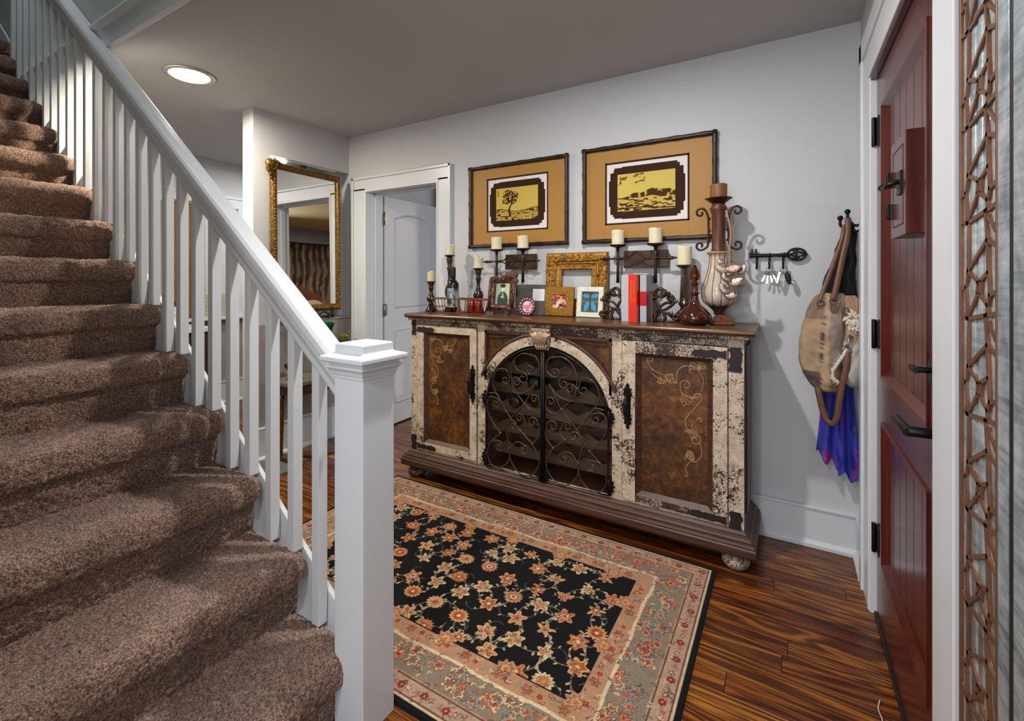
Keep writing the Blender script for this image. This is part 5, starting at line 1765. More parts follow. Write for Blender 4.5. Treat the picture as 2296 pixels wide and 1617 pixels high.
# ornate bronze frame with portrait
def yframe(name, label, x0, x1, z0, z1, y, lean, mt_, group=None, cat='picture frame'):
    """thing standing on z0 whose frame plane leans back; returns map fn(u,v,d): d towards viewer"""
    t_ = thing(name, label, cat, ((x0 + x1) / 2, y, z0), 0, group)
    ca, sa = math.cos(lean), math.sin(lean)
    fn = lambda u, v, d: (u, y - d * ca + (v - z0) * sa, z0 + (v - z0) * ca + d * sa)
    return t_, fn
def pframe(mb, fn, x0, x1, z0, z1, prof):
    vs = []
    for (o_, h) in prof:
        vs += [fn(x0 + o_, z0 + o_, h), fn(x1 - o_, z0 + o_, h), fn(x1 - o_, z1 - o_, h), fn(x0 + o_, z1 - o_, h)]
    fs = []; n = len(prof)
    for i in range(n):
        j = (i + 1) % n
        for k in range(4):
            l = (k + 1) % 4
            fs.append((i * 4 + k, i * 4 + l, j * 4 + l, j * 4 + k))
    mb._add(vs, fs, False)
def pic_grid(name, fn, x0, x1, z0, z1, d, colfn, parent, mat='print paper', st=.0022):
    nx_, nz_ = max(8, int((x1 - x0) / st)), max(8, int((z1 - z0) / st))
    U, V = np.meshgrid(np.linspace(0, 1, nx_), np.linspace(0, 1, nz_))
    c = colfn(U, V)
    P = np.zeros(U.shape + (3,))
    for j in range(nz_):
        for i in range(nx_):
            P[j, i] = fn(x0 + (x1 - x0) * U[j, i], z0 + (z1 - z0) * V[j, i], d)
    return gridmesh(name, P, M[mat], c, parent=parent)
pf, fn = yframe('photo_frame', 'coppery bronze rose frame with an old green tinted portrait', -1.662, -1.462, TZ + .018, 1.335, 2.505, .12, None)
m = MB(); x0, x1, z0, z1 = -1.652, -1.482, TZ + .030, 1.305
pframe(m, fn, x0, x1, z0, z1, [(0, 0), (.0, .016), (.010, .024), (.026, .018), (.034, .008), (.034, 0)])
m.build('frame', M['copper'], pf, bevel=.002)
m = MB()
random.seed(3)
def rose(mb, u, v, r, d=.022):
    for k in range(5):
        a = k * 2 * PI / 5
        mb.ball(fn(u + r * .5 * math.cos(a), v + r * .5 * math.sin(a), d), r * .55, 8, 6)
    mb.ball(fn(u, v, d + r * .3), r * .42, 8, 6)
for (u, v, r) in ((-1.520, 1.318, .026), (-1.482, 1.322, .030), (-1.560, 1.302, .020), (-1.468, 1.285, .022), (-1.478, 1.255, .018), (-1.640, 1.292, .022), (-1.612, 1.308, .016), (-1.485, 1.225, .015), (-1.52, 1.118, .014), (-1.50, 1.108, .016)): rose(m, u, v, r)
for s_ in (-1, 1):
    c = scrollpath([(-1.567, 1.110), (-1.567 + s_ * .05, 1.098), (-1.567 + s_ * .095, 1.088)], None, (.014, s_, 1.0), 5)
    m.tube([fn(p.x, max(p.y, TZ + .022), .010) for p in c], .008, 8)
m.tube([fn(-1.482, 1.29, .02), fn(-1.474, 1.20, .022), fn(-1.486, 1.12, .02)], [.012, .009, .012], 8)
m.tube([fn(-1.652, 1.29, .02), fn(-1.660, 1.20, .022), fn(-1.648, 1.11, .02)], [.012, .008, .012], 8)
for x in (-1.62, -1.51): m.tube([(x, 2.497, TZ + .001), fn(x, TZ + .03, .006)], .008, 8)
m.build('rose_ornament', M['copper'], pf)
def portrait(u, v):
    c = np.zeros(u.shape + (3,)); c[:] = C3(150, 170, 146)
    c[(u > .62) & (v > .25)] = C3(190, 196, 168)
    body = (((u - .52) / .36) ** 2 + ((v - .18) / .42) ** 2 < 1); c[body] = C3(44, 62, 54)
    c[(np.abs(u - .5 + (v - .5) * .4) < .05) & (v > .3) & (v < .55)] = C3(150, 170, 150)
    face = (((u - .5) / .11) ** 2 + ((v - .70) / .12) ** 2 < 1); c[face] = C3(206, 208, 186)
    hat = (((u - .5) / .20) ** 2 + ((v - .86) / .085) ** 2 < 1); c[hat] = C3(30, 34, 30)
    c[(((u - .47) / .09) ** 2 + ((v - .36) / .05) ** 2 < 1)] = C3(170, 184, 160)
    c *= (.9 + .2 * fbm(u * 20, v * 24, 3, 2))[..., None]
    return c
pic_grid('portrait_print', fn, x0 + .030, x1 - .030, z0 + .030, z1 - .030, .006, portrait, pf)

# charcoal board frame with white card
gb, fn = yframe('memo_board', 'charcoal textured board with a small white card, left of gold frame', -1.515, -1.29, TZ, 1.262, 2.588, .10, None, None, 'board')
m = MB(); m.hexa([fn(-1.515, TZ, 0), fn(-1.29, TZ, 0), fn(-1.29, TZ, .012), fn(-1.515, TZ, .012), fn(-1.515, 1.262, 0), fn(-1.29, 1.262, 0), fn(-1.29, 1.262, .012), fn(-1.515, 1.262, .012)])
m.build('board', M['grey slate'], gb, bevel=.0015)
m = MB(); q = (-1.386, -1.303, 1.160, 1.234)
m.hexa([fn(q[0], q[2], .012), fn(q[1], q[2], .012), fn(q[1], q[2], .015), fn(q[0], q[2], .015), fn(q[0], q[3], .012), fn(q[1], q[3], .012), fn(q[1], q[3], .015), fn(q[0], q[3], .015)])
m.mat = 1
for r_ in range(6):
    x = q[0] + .012
    while x < q[1] - .014:
        L = random.uniform(.002, .008); z = q[2] + .012 + r_ * .0095
        m._add([fn(x, z, .0154), fn(x + L, z, .0154), fn(x + L, z + .0014, .0154), fn(x, z + .0014, .0154)], [(0, 1, 2, 3)], False)
        x += L + .003
m.build('card', [M['paper white'], M['grey slate']], gb)

# round jewelled frame
rf = thing('jewelled_frame', 'round copper frame edged in glass jewels around a pink picture', 'picture frame', (-1.365, 2.475, TZ))
m = MB(); cz = 1.130; cx = -1.365; yq = 2.472
ln = lambda u, v, d: (cx + u, yq - d + (v + .058) * .12, cz + v)
nn = 36
vs = []
prof = [(.036, .004), (.040, .010), (.050, .010), (.056, .004), (.056, -.004), (.036, -.004)]
for (r, d) in prof:
    for k in range(nn):
        a = 2 * PI * k / nn; rr = r * (1 + (.05 * math.cos(12 * a) if r > .05 else 0)); vs.append(ln(rr * math.cos(a), rr * math.sin(a), d))
fs = []
for i in range(len(prof)):
    j = (i + 1) % len(prof)
    for k in range(nn):
        l = (k + 1) % nn; fs.append((i * nn + k, i * nn + l, j * nn + l, j * nn + k))
m._add(vs, fs, True)
for s_ in (-1, 1): m.tube([ln(s_ * .014, -.046, .004), ln(s_ * .020, -.054, .010), (cx + s_ * .018, yq - .014, TZ + .003)], .004, 8)
m.tube([ln(0, .0, -.006), (cx, yq + .045, TZ + .003)], .004, 8)
m.build('frame', M['copper'], rf)
m = MB()
for k in range(16):
    a = 2 * PI * k / 16; m.ball(ln(.0475 * math.cos(a), .0475 * math.sin(a), .012), .0052, 8, 6)
m.build('jewel_ring', simple('pale glass jewels', rgb(236, 196, 180), .08, 0, coat=.6), rf)
U, V = np.meshgrid(np.linspace(.0, 1, 22), np.linspace(0, 1, 48))
ax = U * .037 * np.cos(V * 2 * PI); az = U * .037 * np.sin(V * 2 * PI)
cc = np.zeros(U.shape + (3,)); cc[:] = C3(222, 206, 208); nq = fbm(ax * 60 + 3, az * 60 + 3, 3, 2)
cc[(nq > .52) & (az < .022)] = C3(206, 120, 148); cc[(nq < .36) & (az < 0)] = C3(110, 90, 116)
P = np.zeros(U.shape + (3,))
for j in range(48):
    for i in range(22): P[j, i] = ln(ax[j, i], az[j, i], .003)
gridmesh('round_picture', P, M['print paper'], cc, parent=rf)

# big gold frame with mirror, leaning on the wall
bg, fn = yframe('empty_picture_frame', 'wide carved antique gold frame, empty, leaning on the wall', -1.318, -.912, TZ, 1.462, 2.634, .07, None, None, 'picture frame')
m = MB()
GX0, GX1, GZ0, GZ1 = -1.318, -.912, TZ, 1.460
pframe(m, fn, GX0, GX1, GZ0, GZ1, [(0, 0), (0, .018), (.006, .026), (.020, .030), (.050, .028), (.060, .020), (.066, .022), (.072, .014), (.090, .010), (.096, .014), (.106, .006), (.106, 0)])
m.build('frame', M['gold frame'], bg, bevel=.0015)
m = MB()  # carved leaf scrolls along the wide band
def carve(mb, u, v, s_, a):
    c = scrollpath([(u, v), (u + s_ * math.cos(a) * .6, v + s_ * math.sin(a) * .6), (u + s_ * math.cos(a + .5), v + s_ * math.sin(a + .5))], (s_ * .22, 1, .7), (s_ * .22, 1, .9), 4)
    n = len(c)
    mb.tube([fn(p.x, p.y, .030) for p in c], [.0022 + .0026 * math.sin(PI * i / (n - 1)) for i in range(n)], 6)
random.seed(11)
for i in range(13):
    u = GX0 + .035 + (GX1 - GX0 - .07) * i / 12
    for k in range(2): carve(m, u, GZ1 - .038 + .014 * k - .006, .018, random.choice([.2, 1.6, 2.8, -1.0]))
for i in range(12):
    v = GZ0 + .03 + (GZ1 - GZ0 - .08) * i / 11
    for u in (GX0 + .034, GX1 - .034):
        for k in range(2): carve(m, u + .010 * (k * 2 - 1), v, .019, random.choice([.2, 1.6, 2.8, -1.0]))
m.build('carved_leaves', M['gold frame'], bg)
# small mottled gold frame
sg, fn = yframe('photo_frame', 'small mottled gold frame with a red and tan picture', -1.282, -1.09, TZ, 1.252, 2.553, .12, None)
m = MB(); pframe(m, fn, -1.282, -1.092, TZ, 1.250, [(0, 0), (0, .014), (.004, .018), (.048, .018), (.050, .012), (.050, 0)]); m.build('frame', M['gold fine'], sg, bevel=.0015)
def redpic(u, v):
    c = np.zeros(u.shape + (3,)); c[:] = C3(120, 70, 52)
    n = fbm(u * 5, v * 5, 3, 7); c[v > .6] = C3(156, 52, 44); c[(n > .55)] = C3(214, 170, 130); c[(n < .40) & (v < .6)] = C3(44, 36, 40)
    c[(np.abs(u - .3 - v * .4) < .05) & (v < .6)] = C3(222, 212, 206)
    return c
pic_grid('picture', fn, -1.235, -1.139, TZ + .047, 1.203, .011, redpic, sg)

# white frame with blue butterfly specimen
wf, fn = yframe('specimen_frame', 'distressed white frame holding a bright blue butterfly', -1.075, -.905, TZ, 1.252, 2.556, .16, None)
m = MB(); pframe(m, fn, -1.075, -.912, TZ, 1.252, [(0, 0), (0, .014), (.003, .017), (.028, .016), (.030, .010), (.030, 0)]); m.build('frame', M['white board'], wf, bevel=.0015)
def butter(u, v):
    c = np.zeros(u.shape + (3,)); c[:] = C3(66, 70, 62)
    n = fbm(u * 24, v * 24, 3, 3); c[n > .6] = C3(112, 112, 92)
    for s_ in (-1, 1):
        uu = (u - .5) * s_
        up_ = (((uu - .25) / .19) ** 2 + ((v - .77 - uu * .1) / .10) ** 2 < 1)
        lo_ = (((uu - .20 - (.3 - v) * .35) / .13) ** 2 + ((v - .30) / .24) ** 2 < 1)
        c[up_] = C3(42, 150, 204); c[lo_] = C3(52, 158, 206)
        c[(up_ | lo_) & (np.abs(np.sin(u * 46 + v * 12)) < .18)] = C3(18, 60, 92)
    c[(np.abs(v - .53) < .03) & (fbm(u * 30, v * 30, 2, 9) > .45)] = C3(96, 120, 116)
    c[np.abs(u - .5) < .045] = C3(54, 48, 40)
    return c
pic_grid('butterfly', fn, -1.047, -.940, TZ + .028, 1.224, .006, butter, wf, st=.0018)

# scroll iron bookends
def bookend(label, x, y, s_):
    t_ = thing('bookend', label, 'bookend', (x, y, TZ), 0, 'bronze leaf scroll bookends')
    m = MB()
    m.box(min(x, x + s_ * .006), max(x, x + s_ * .006), y - .045, y + .055, TZ, TZ + .150)
    m.box(min(x, x - s_ * .10), max(x, x - s_ * .10), y - .045, y + .055, TZ, TZ + .003) if False else None
    m.build('upright_plate', M['rust'], t_, bevel=.001)
    m = MB()
    X = lambda u: x + s_ * (.008 + u)
    L = [scrollpath([(.0, .150), (.03, .175), (.055, .165)], (.016, 1, .9), (.014, -1, 1.0), 6),
         scrollpath([(.0, .030), (.035, .055), (.072, .045), (.104, .020)], None, (.016, 1, 1.0), 6),
         scrollpath([(.010, .050), (.050, .095), (.085, .105)], None, (.020, 1, 1.1), 6),
         scrollpath([(.020, .060), (.066, .070), (.100, .098)], None, (.012, 1, .9), 6),
         scrollpath([(.0, .11), (.020, .135), (.05, .135), (.065, .15)], None, (.010, -1, .9), 6),
         scrollpath([(.01, .02), (.03, .055), (.02, .09), (.0, .12)], None, None, 6),
         scrollpath([(.045, .055), (.06, .025), (.05, .006)], None, None, 6),
         scrollpath([(.01, .045), (.005, .02), (.012, .006)], None, None, 6)]
    for i, c in enumerate(L):
        n = len(c)
        m.tube([(X(p.x), y - .030 + .004 * (i % 3), TZ + max(p.y, .0085)) for p in c], [.0045 + .0045 * math.sin(PI * (k + 1) / (n + 1)) for k in range(n)], 8)
        if i < 5:
            q = c[len(c) // 3]
            for k in range(3):
                a = .4 + k * .7
                m.tube([(X(q.x), y - .032, TZ + q.y), (X(q.x + .018 * math.cos(a)), y - .036, TZ + max(.012, q.y + .018 * math.sin(a))), (X(q.x + .030 * math.cos(a + .3)), y - .030, TZ + max(.012, q.y + .030 * math.sin(a + .3)))], [.003, .0055, .0015], 6)
    m.tube([(X(.0), y - .028, TZ + .004), (X(.108), y - .028, TZ + .004)], .0038, 8)
    m.build('leaf_scroll', M['bronze leaf'], t_)
bookend('bronze leaf scroll bookend between the butterfly frame and the silver book', -.772, 2.52, -1)
bookend('bronze leaf scroll bookend right of the books, beside the mercury glass holder', -.612, 2.50, 1)

# three books
def book(label, x0, x1, y0, y1, h, mt_, deco, group='books between the scroll bookends'):
    t_ = thing('book', label, 'book', ((x0 + x1) / 2, (y0 + y1) / 2, TZ), 0, group)
    m = MB(); c = .0022
    m.box(x0, x0 + c, y0 + .002, y1, TZ, TZ + h); m.box(x1 - c, x1, y0 + .002, y1, TZ, TZ + h)
    m.box(x0, x1, y0, y0 + c + .001, TZ, TZ + h)
    m.build('cover', mt_, t_, bevel=.0008)
    m = MB(); m.box(x0 + c, x1 - c, y0 + c + .001, y1 - .004, TZ + .003, TZ + h - .004); m.build('pages', M['page edge'], t_)
    if deco:
        m = MB(); deco(m, x0, x1, y0, h); m.build('spine_lettering', deco.mats, t_)
    return t_
def spine_marks(cols, seed):
    def f(mb, x0, x1, y0, h):
        rs_ = random.Random(seed)
        for (fx, z0, z1, sz, mi) in cols:
            z = TZ + z0 * h; x = x0 + (x1 - x0) * fx
            while z < TZ + z1 * h:
                L = rs_.uniform(.5, 1.2) * sz
                mb.tube([(x - sz * .5, y0 - .0002, z), (x + sz * .4, y0 - .0004, z + L * .3), (x - sz * .2, y0 - .0002, z + L * .7)], .0008, 4, m=mi)
                z += L + sz * .35
    return f
f1 = spine_marks([(.30, .30, .80, .006, 0), (.64, .22, .82, .008, 0)], 4); f1.mats = [M['ink white']]
f2 = spine_marks([(.34, .40, .88, .004, 0), (.64, .42, .90, .009, 0)], 5); f2.mats = [M['ink yellow']]
book('pale silver book with white spine lettering, left of the red book', -.763, -.722, 2.425, 2.62, .247, M['silver book'], f1)
book('bright orange red book with yellow spine lettering', -.716, -.672, 2.395, 2.59, .250, M['orange book'], f2)
b3 = book('grey book with a red label, right of the orange red book', -.667, -.634, 2.44, 2.645, .247, M['silver book'], None)
m = MB()
m.box(-.6675, -.6333, 2.4392, 2.50, TZ + .085, TZ + .160)
m.box(-.6335, -.6330, 2.44, 2.62, TZ + .085, TZ + .160)
m.build('red_label', M['red label'], b3)

# mercury glass holder
mh = thing('candle_holder', 'mercury glass column candle holder right of the books', 'candle holder', (-.470, 2.585, TZ))
m = MB(); m.lathe([(.046, 0), (.047, .012), (.044, .030), (.040, .05), (.034, .056), (.030, .062)], 6, (-.470, 2.585, TZ), smooth=False, rot=.2)
m.lathe([(.048, .0), (.050, .010), (.046, .016)], 24, (-.470, 2.585, TZ)); m.build('foot', M['mercury'], mh, bevel=.003)
m = MB(); m.lathe([(.026, .060), (.020, .072), (.026, .082), (.033, .092), (.030, .104), (.022, .112), (.027, .118), (.026, .122)], 24, (-.470, 2.585, TZ))
m.lathe([(.0255, .120), (.0235, .18), (.0200, .250), (.0205, .282)], 8, (-.470, 2.585, TZ), smooth=False)
m.build('column', M['mercury'], mh)
m = MB(); m.lathe([(.020, .280), (.030, .286), (.044, .297), (.045, .300), (.040, .3), (.0001, .298)], 28, (-.470, 2.585, TZ)); m.build('drip_pan', M['mercury'], mh)
candle((-.470, 2.585, 1.3725), .0375, .098, M['wax'], 'cream pillar candle on the mercury glass holder', None, 21, rough=.3)

# amber decanter
dc = thing('decanter', 'amber brown glass decanter with tall teardrop stopper', 'decanter', (-.392, 2.425, TZ))
m = MB(); m.lathe([(.0001, .001), (.045, .001), (.062, .006), (.076, .024), (.079, .036), (.074, .052), (.052, .078), (.030, .098), (.020, .118), (.0165, .140), (.0175, .152), (.028, .156), (.027, .159), (.016, .160), (.0150, .175), (.0150, .200)], 36, (-.392, 2.425, TZ)); m.build('decanter_body', M['amber dark'], dc)
m = MB(); m.lathe([(.015, .199), (.022, .203), (.015, .208), (.011, .214), (.022, .226), (.026, .240), (.022, .258), (.012, .280), (.006, .292), (.0001, .296)], 24, (-.392, 2.425, TZ)); m.build('stopper', M['amber glass'], dc)

# tall iron and ceramic candle stand
tv = thing('candle_stand', 'tall candle stand: rusted column with iron scrolls over striped cream urn', 'candle stand', (-.295, 2.515, TZ))
VX, VY = -.295, 2.515
m = MB()
m.lathe([(.078, 0), (.080, .006), (.078, .012), (.060, .022), (.040, .040), (.026, .052)], 4, (VX + .012, VY, TZ), smooth=False, rot=PI / 4 + .25)
m.build('wooden_foot', M['rust wood'], tv, bevel=.004)
m = MB(); m.lathe([(.024, .050), (.022, .060), (.030, .072), (.044, .086), (.056, .098)], 32, (VX, VY, TZ)); m.build('dark_stem', M['dark wood'], tv)
m = MB()
seg = 48; prof = [(.054, .096), (.068, .108), (.078, .128), (.081, .150), (.079, .175), (.070, .205), (.058, .238), (.049, .270), (.044, .300), (.042, .325), (.044, .345), (.050, .354), (.046, .357), (.038, .350)]
for k in range(seg): pass
m.lathe(prof, seg, (VX, VY, TZ), wob=lambda a, z, r: .0022 * math.cos(12 * a) * (r / .08))
for k in range(12):
    a = 2 * PI * (k + .5) / 12
    m.tube([(VX + (r + .0002) * math.cos(a), VY + (r + .0002) * math.sin(a), TZ + z) for r, z in prof[:-2]], .0014, 4, m=1)
m.build('ceramic_urn', [simple('cream striped ceramic', rgb(196, 180, 164), .14, var=.12, vscale=30, coat=.6), M['leather dark']], tv)
m = MB(); m.tube([(VX + .050 * math.cos(a), VY + .050 * math.sin(a), TZ + .357) for a in np.linspace(0, 2 * PI, 33)[:-1]], .006, 8, closed=True); m.build('rope_collar', M['twine'], tv)
m = MB(); m.lathe([(.036, .35), (.034, .37), (.030, .38), (.030, .55), (.036, .565), (.040, .58), (.030, .595), (.026, .605)], 12, (VX, VY, TZ), wob=lambda a, z, r: .0018 * math.cos(6 * a)); m.build('column', M['rust wood'], tv)
m = MB(); m.lathe([(.022, .600), (.034, .606), (.046, .616), (.052, .622), (.062, .626), (.064, .629), (.060, .630), (.0001, .628)], 32, (VX, VY, TZ)); m.build('drip_pan', M['iron brown'], tv)
for s_ in (-1, 1):
    m = MB()
    c = scrollpath([(.040, .385), (.050, .44), (.046, .50), (.048, .545), (.060, .580)], None, None, 7)
    c = scrollpath([(.072, .375), (.052, .390), (.047, .42), (.046, .48), (.048, .54), (.060, .572)], (.024, 1, 1.0), (.026, -1, 1.05), 7)
    m.tube([(VX + s_ * p.x, VY - .004, TZ + p.y) for p in c], .0055, 8)
    for z in (.42, .47, .53): m.ball((VX + s_ * .040, VY - .004, TZ + z), .006, 8, 6)
    m.build('iron_scroll', M['iron brown'], tv)
candle((VX, VY, TZ + .631), .040, .066, M['wax amber'], 'amber brown pillar candle on the tall candle stand', None, 31, rough=.3)

# twine with silvered shells hanging on the stand
sh = thing('shell_garland', 'twine garland of silvered shells hanging on the tall candle stand', 'garland', (VX + .05, VY - .06, 1.45))
m = MB()
for k in range(3):
    dx = .003 * k
    m.tube(catmull([(VX + .036 + dx, VY - .044, TZ + .56), (VX + .058 + dx * .6, VY - .058, TZ + .46), (VX + .052 + dx, VY - .062, TZ + .37), (VX + .040 + dx * 3, VY - .072, TZ + .29 - .01 * k)], 6), .0020, 6)
m.tube(catmull([(VX + .036, VY - .044, TZ + .56), (VX + .062, VY - .01, TZ + .55), (VX + .066, VY + .02, TZ + .50)], 5), .002, 6)
m.build('twine', M['twine'], sh)
def shell(x, y, z, s_, a, b):
    m = MB(); m.X = Matrix.Translation((x, y, z)) @ Matrix.Rotation(a, 4, 'Y') @ Matrix.Rotation(b, 4, 'X')
    n, q = 20, 9; vs = []
    for j in range(q):
        f = j / (q - 1)
        for i in range(n):
            t_ = -1.25 + 2.5 * i / (n - 1)
            r = s_ * f * (1 + .05 * math.cos(i * PI))
            vs.append((r * math.sin(t_) * .9, -s_ * .42 * math.sin(f * PI * .62) * math.cos(t_) * (1 + .10 * math.cos(i * PI)), -r * math.cos(t_)))
    fs = [(j * n + i, j * n + i + 1, (j + 1) * n + i + 1, (j + 1) * n + i) for j in range(q - 1) for i in range(n - 1)]
    m._add(vs, fs, True); m.ball((0, 0, 0), s_ * .16, 8, 6); m.X = None
    m.build('shell', M['silver leaf'], sh, solid=.003)
for (dx, dz, s_, a, b) in ((.024, .322, .024, .3, 0), (.036, .292, .040, .5, .1), (.072, .296, .042, -.2, 0), (.096, .280, .036, -1.0, .1), (.060, .246, .036, .9, -.1), (.080, .232, .042, -.4, .1), (.094, .216, .030, -1.2, .1), (.052, .192, .040, .8, 0), (.066, .168, .038, .1, .1), (.050, .268, .028, .2, .2)):
    shell(VX + dx, VY - .088 + .012 * (dx > .08), TZ + dz, s_, a, b)
# ------------------------------------------------------------------ coat hooks, bag and cloths in the corner by the entry door
cr = thing('coat_hook_board', 'narrow black coat hook board on the right wall with two knobs', 'coat rack', (.294, 2.59, 1.56))
m = MB(); m.box(.283, .2945, 2.555, 2.625, 1.50, 1.86); m.build('board', M['black'], cr, bevel=.002)
for (y, z, L) in ((2.578, 1.60, .060), (2.600, 1.575, .085)):
    m = MB()
    m.tube(catmull([(.284, y, z - .055), (.262, y, z - .060), (.295 - L + .004, y, z - .035), (.295 - L, y, z - .006)], 6), .006, 8)
    m.ball((.295 - L, y, z + .004), .012, 12, 8)
    m.build('hook', M['black'], cr)

# slouchy canvas bag
def loft(name, secs, mats, parent, nseg=64, colfn=None, solid=0, vis_n=None):
    """secs: list of (cx, cy, rx, ry, z); superellipse cross sections joined by smooth interpolation"""
    S_ = np.array(secs, float); t0 = np.linspace(0, 1, len(S_)); n = vis_n or 90
    tt = np.linspace(0, 1, n)
    def ip(col):
        # smooth (catmull style) interpolation
        c = catmull([Vector((a, b)) for a, b in zip(t0, S_[:, col])], 12)
        return np.interp(tt, [p.x for p in c], [p.y for p in c])
    cx, cy, rx, ry, z = [ip(i) for i in range(5)]
    A = np.linspace(0, 2 * PI, nseg + 1)
    AA, ZI = np.meshgrid(A, np.arange(n))
    ca, sa = np.cos(AA), np.sin(AA); e = .75
    X = cx[ZI] + rx[ZI] * np.sign(ca) * np.abs(ca) ** e; Y = cy[ZI] + ry[ZI] * np.sign(sa) * np.abs(sa) ** e; Z = z[ZI]
    w = (fbm(AA * 1.6 + 5, Z * 16, 3, 8) - .5)
    X = X + w * .020 * ca; Y = Y + w * .030 * sa
    P = np.stack([X, Y, Z], -1)
    col = colfn(X, Y, Z, AA) if colfn is not None else None
    return gridmesh(name, P, mats, col, parent=parent)
bag = thing('shoulder_bag', 'patchwork tan canvas shoulder bag with leather handles hung on the coat hooks', 'bag', (.17, 2.55, 1.58))
def bagcol(X, Y, Z, A):
    c = np.zeros(X.shape + (3,)); c[:] = C3(160, 136, 110)
    u = X + .10 * (1.0 - Z)
    c[(Z > 1.12)] = C3(126, 108, 92)
    c[(Z > 1.14) & (X > .15) & (X < .19)] = C3(178, 150, 124)
    c[(Z < .885) & (X < .135)] = C3(96, 84, 80)
    c[(X > .150 - (1.2 - Z) * .04) & (X < .165 - (1.2 - Z) * .03)] = C3(176, 150, 120)
    c[(X > .165 - (1.2 - Z) * .03)] = C3(140, 128, 118)
    c[(X > .13) & (X < .16) & (Z < .90)] = C3(188, 156, 118)
    c[(X > .165) & (Z < .92)] = C3(120, 92, 76)
    # stamped marks
    mk = (np.abs(X - (.142 - (1.2 - Z) * .06)) < .008) & (Z > .92) & (Z < 1.10) & (vnoise(X * 260, Z * 110, 3) > .55)
    c[mk] = C3(62, 54, 56)
    c *= (.86 + .28 * fbm(X * 30, Z * 34, 4, 2))[..., None]
    return c
loft('bag_body', [(.175, 2.540, .040, .012, 1.235), (.165, 2.540, .060, .022, 1.21), (.150, 2.538, .075, .036, 1.15), (.138, 2.535, .082, .048, 1.06), (.132, 2.532, .082, .054, .96), (.132, 2.532, .080, .054, .89), (.150, 2.532, .072, .048, .83), (.165, 2.534, .050, .034, .795), (.170, 2.535, .006, .006, .788)], M['canvas'], bag, colfn=bagcol)
bagcol2 = lambda X, Y, Z, A: np.where((Z > 1.02)[..., None], C3(172, 140, 112), C3(176, 172, 164)) * (.86 + .28 * fbm(X * 30, Z * 34, 4, 5))[..., None]
loft('bag_flap', [(.240, 2.545, .018, .012, 1.225), (.248, 2.54, .030, .022, 1.19), (.250, 2.54, .034, .034, 1.10), (.248, 2.535, .036, .040, 1.00), (.248, 2.53, .038, .046, .93), (.250, 2.53, .036, .042, .86), (.252, 2.535, .022, .026, .825), (.252, 2.54, .004, .004, .815)], M['canvas'], bag, colfn=bagcol2)
def strapt(mb, pts, w, th=.004, dirv=(1, 0, 0), m=0):
    P_ = catmull(pts, 8)
    mb.tube(P_, w, 8, flat=th / w, flatdir=dirv, m=m)
m = MB()
strapt(m, [(.128, 2.515, 1.195), (.150, 2.535, 1.27), (.185, 2.555, 1.38), (.215, 2.575, 1.48), (.224, 2.585, 1.545)], .010, .006, (0, 1, 0))
strapt(m, [(.175, 2.51, 1.20), (.192, 2.52, 1.28), (.215, 2.545, 1.40), (.235, 2.565, 1.50), (.236, 2.575, 1.575)], .012, .006, (0, 1, 0))
m.build('handle', M['leather'], bag)
m = MB()
for (x, y, z) in ((.128, 2.508, 1.19), (.176, 2.502, 1.198), (.218, 2.495, 1.16), (.226, 2.488, .985)):
    m.tube([(x + .013 * math.cos(a), y - .004, z + .013 * math.sin(a)) for a in np.linspace(0, 2 * PI, 15)[:-1]], .0028, 6, closed=True)
    m.prism([(x - .012, z - .012), (x + .012, z - .012), (x + .010, z - .045), (x, z - .055), (x - .010, z - .045)], xz, y - .004, y + .004)
m.build('leather_tab', M['leather'], bag)
m = MB()
strapt(m, [(.226, 2.484, .980), (.222, 2.480, .92), (.208, 2.478, .84), (.196, 2.478, .76), (.188, 2.478, .69), (.172, 2.480, .660), (.150, 2.484, .672), (.135, 2.488, .72), (.122, 2.492, .79), (.118, 2.50, .83)], .013, .004, (0, 1, 0))
m.build('shoulder_strap', M['leather'], bag)
m = MB(); random.seed(9)
# torn rosette and frayed strip
for (cx, cz, R) in ((.246, 1.125, .030), (.252, 1.095, .022)):
    for k in range(26):
        a = k * .52; r = R * (.35 + .65 * random.random())
        p = (cx + r * math.cos(a), 2.490 - .012 * random.random(), cz + r * 1.15 * math.sin(a))
        q = (cx + (r + .012) * math.cos(a + .3), 2.483, cz + (r + .012) * 1.15 * math.sin(a + .3))
        m.tube([(cx + r * .4 * math.cos(a), 2.488, cz + r * .4 * math.sin(a)), p, q], [.005, .007, .001], 5, flat=.4, flatdir=(0, 1, 0))
m.build('frayed_rosette', M['fray'], bag)
m = MB()
arc = catmull([Vector((.232, 2.488, 1.02)), Vector((.214, 2.482, .97)), Vector((.190, 2.480, .925)), Vector((.172, 2.480, .885)), Vector((.180, 2.480, .855)), Vector((.205, 2.482, .84))], 8)
m.tube(arc, .007, 6, flat=.5, flatdir=(0, 1, 0))
for p in arc[::1]:
    for k in range(3):
        a = random.uniform(2.2, 4.4); L = random.uniform(.010, .022)
        m.tube([p, p + Vector((math.cos(a) * L, -.003, math.sin(a) * L * .8))], [.0018, .0004], 4)
m.build('frayed_strip', M['fray'], bag)
m = MB()
for k in range(34):   # frayed left edge
    z = random.uniform(.86, 1.0) if k < 20 else random.uniform(.84, .90); x = .053 + abs(z - .95) * .06
    m.tube([(x + .006, 2.53, z), (x - random.uniform(.004, .012), 2.525, z + random.uniform(-.006, .004))], [.0012, .0004], 4)
m.build('frayed_edge', M['fray'], bag)['kind'] = 'stuff'
m = MB()
m.tube([(.236, 2.49, 1.055), (.228, 2.484, 1.02), (.226, 2.482, .995)], .0045, 8); m.tube([(.246, 2.49, 1.05), (.232, 2.484, 1.02), (.214, 2.482, 1.0)], .003, 8)
m.build('snap_clip', M['chrome'], bag)

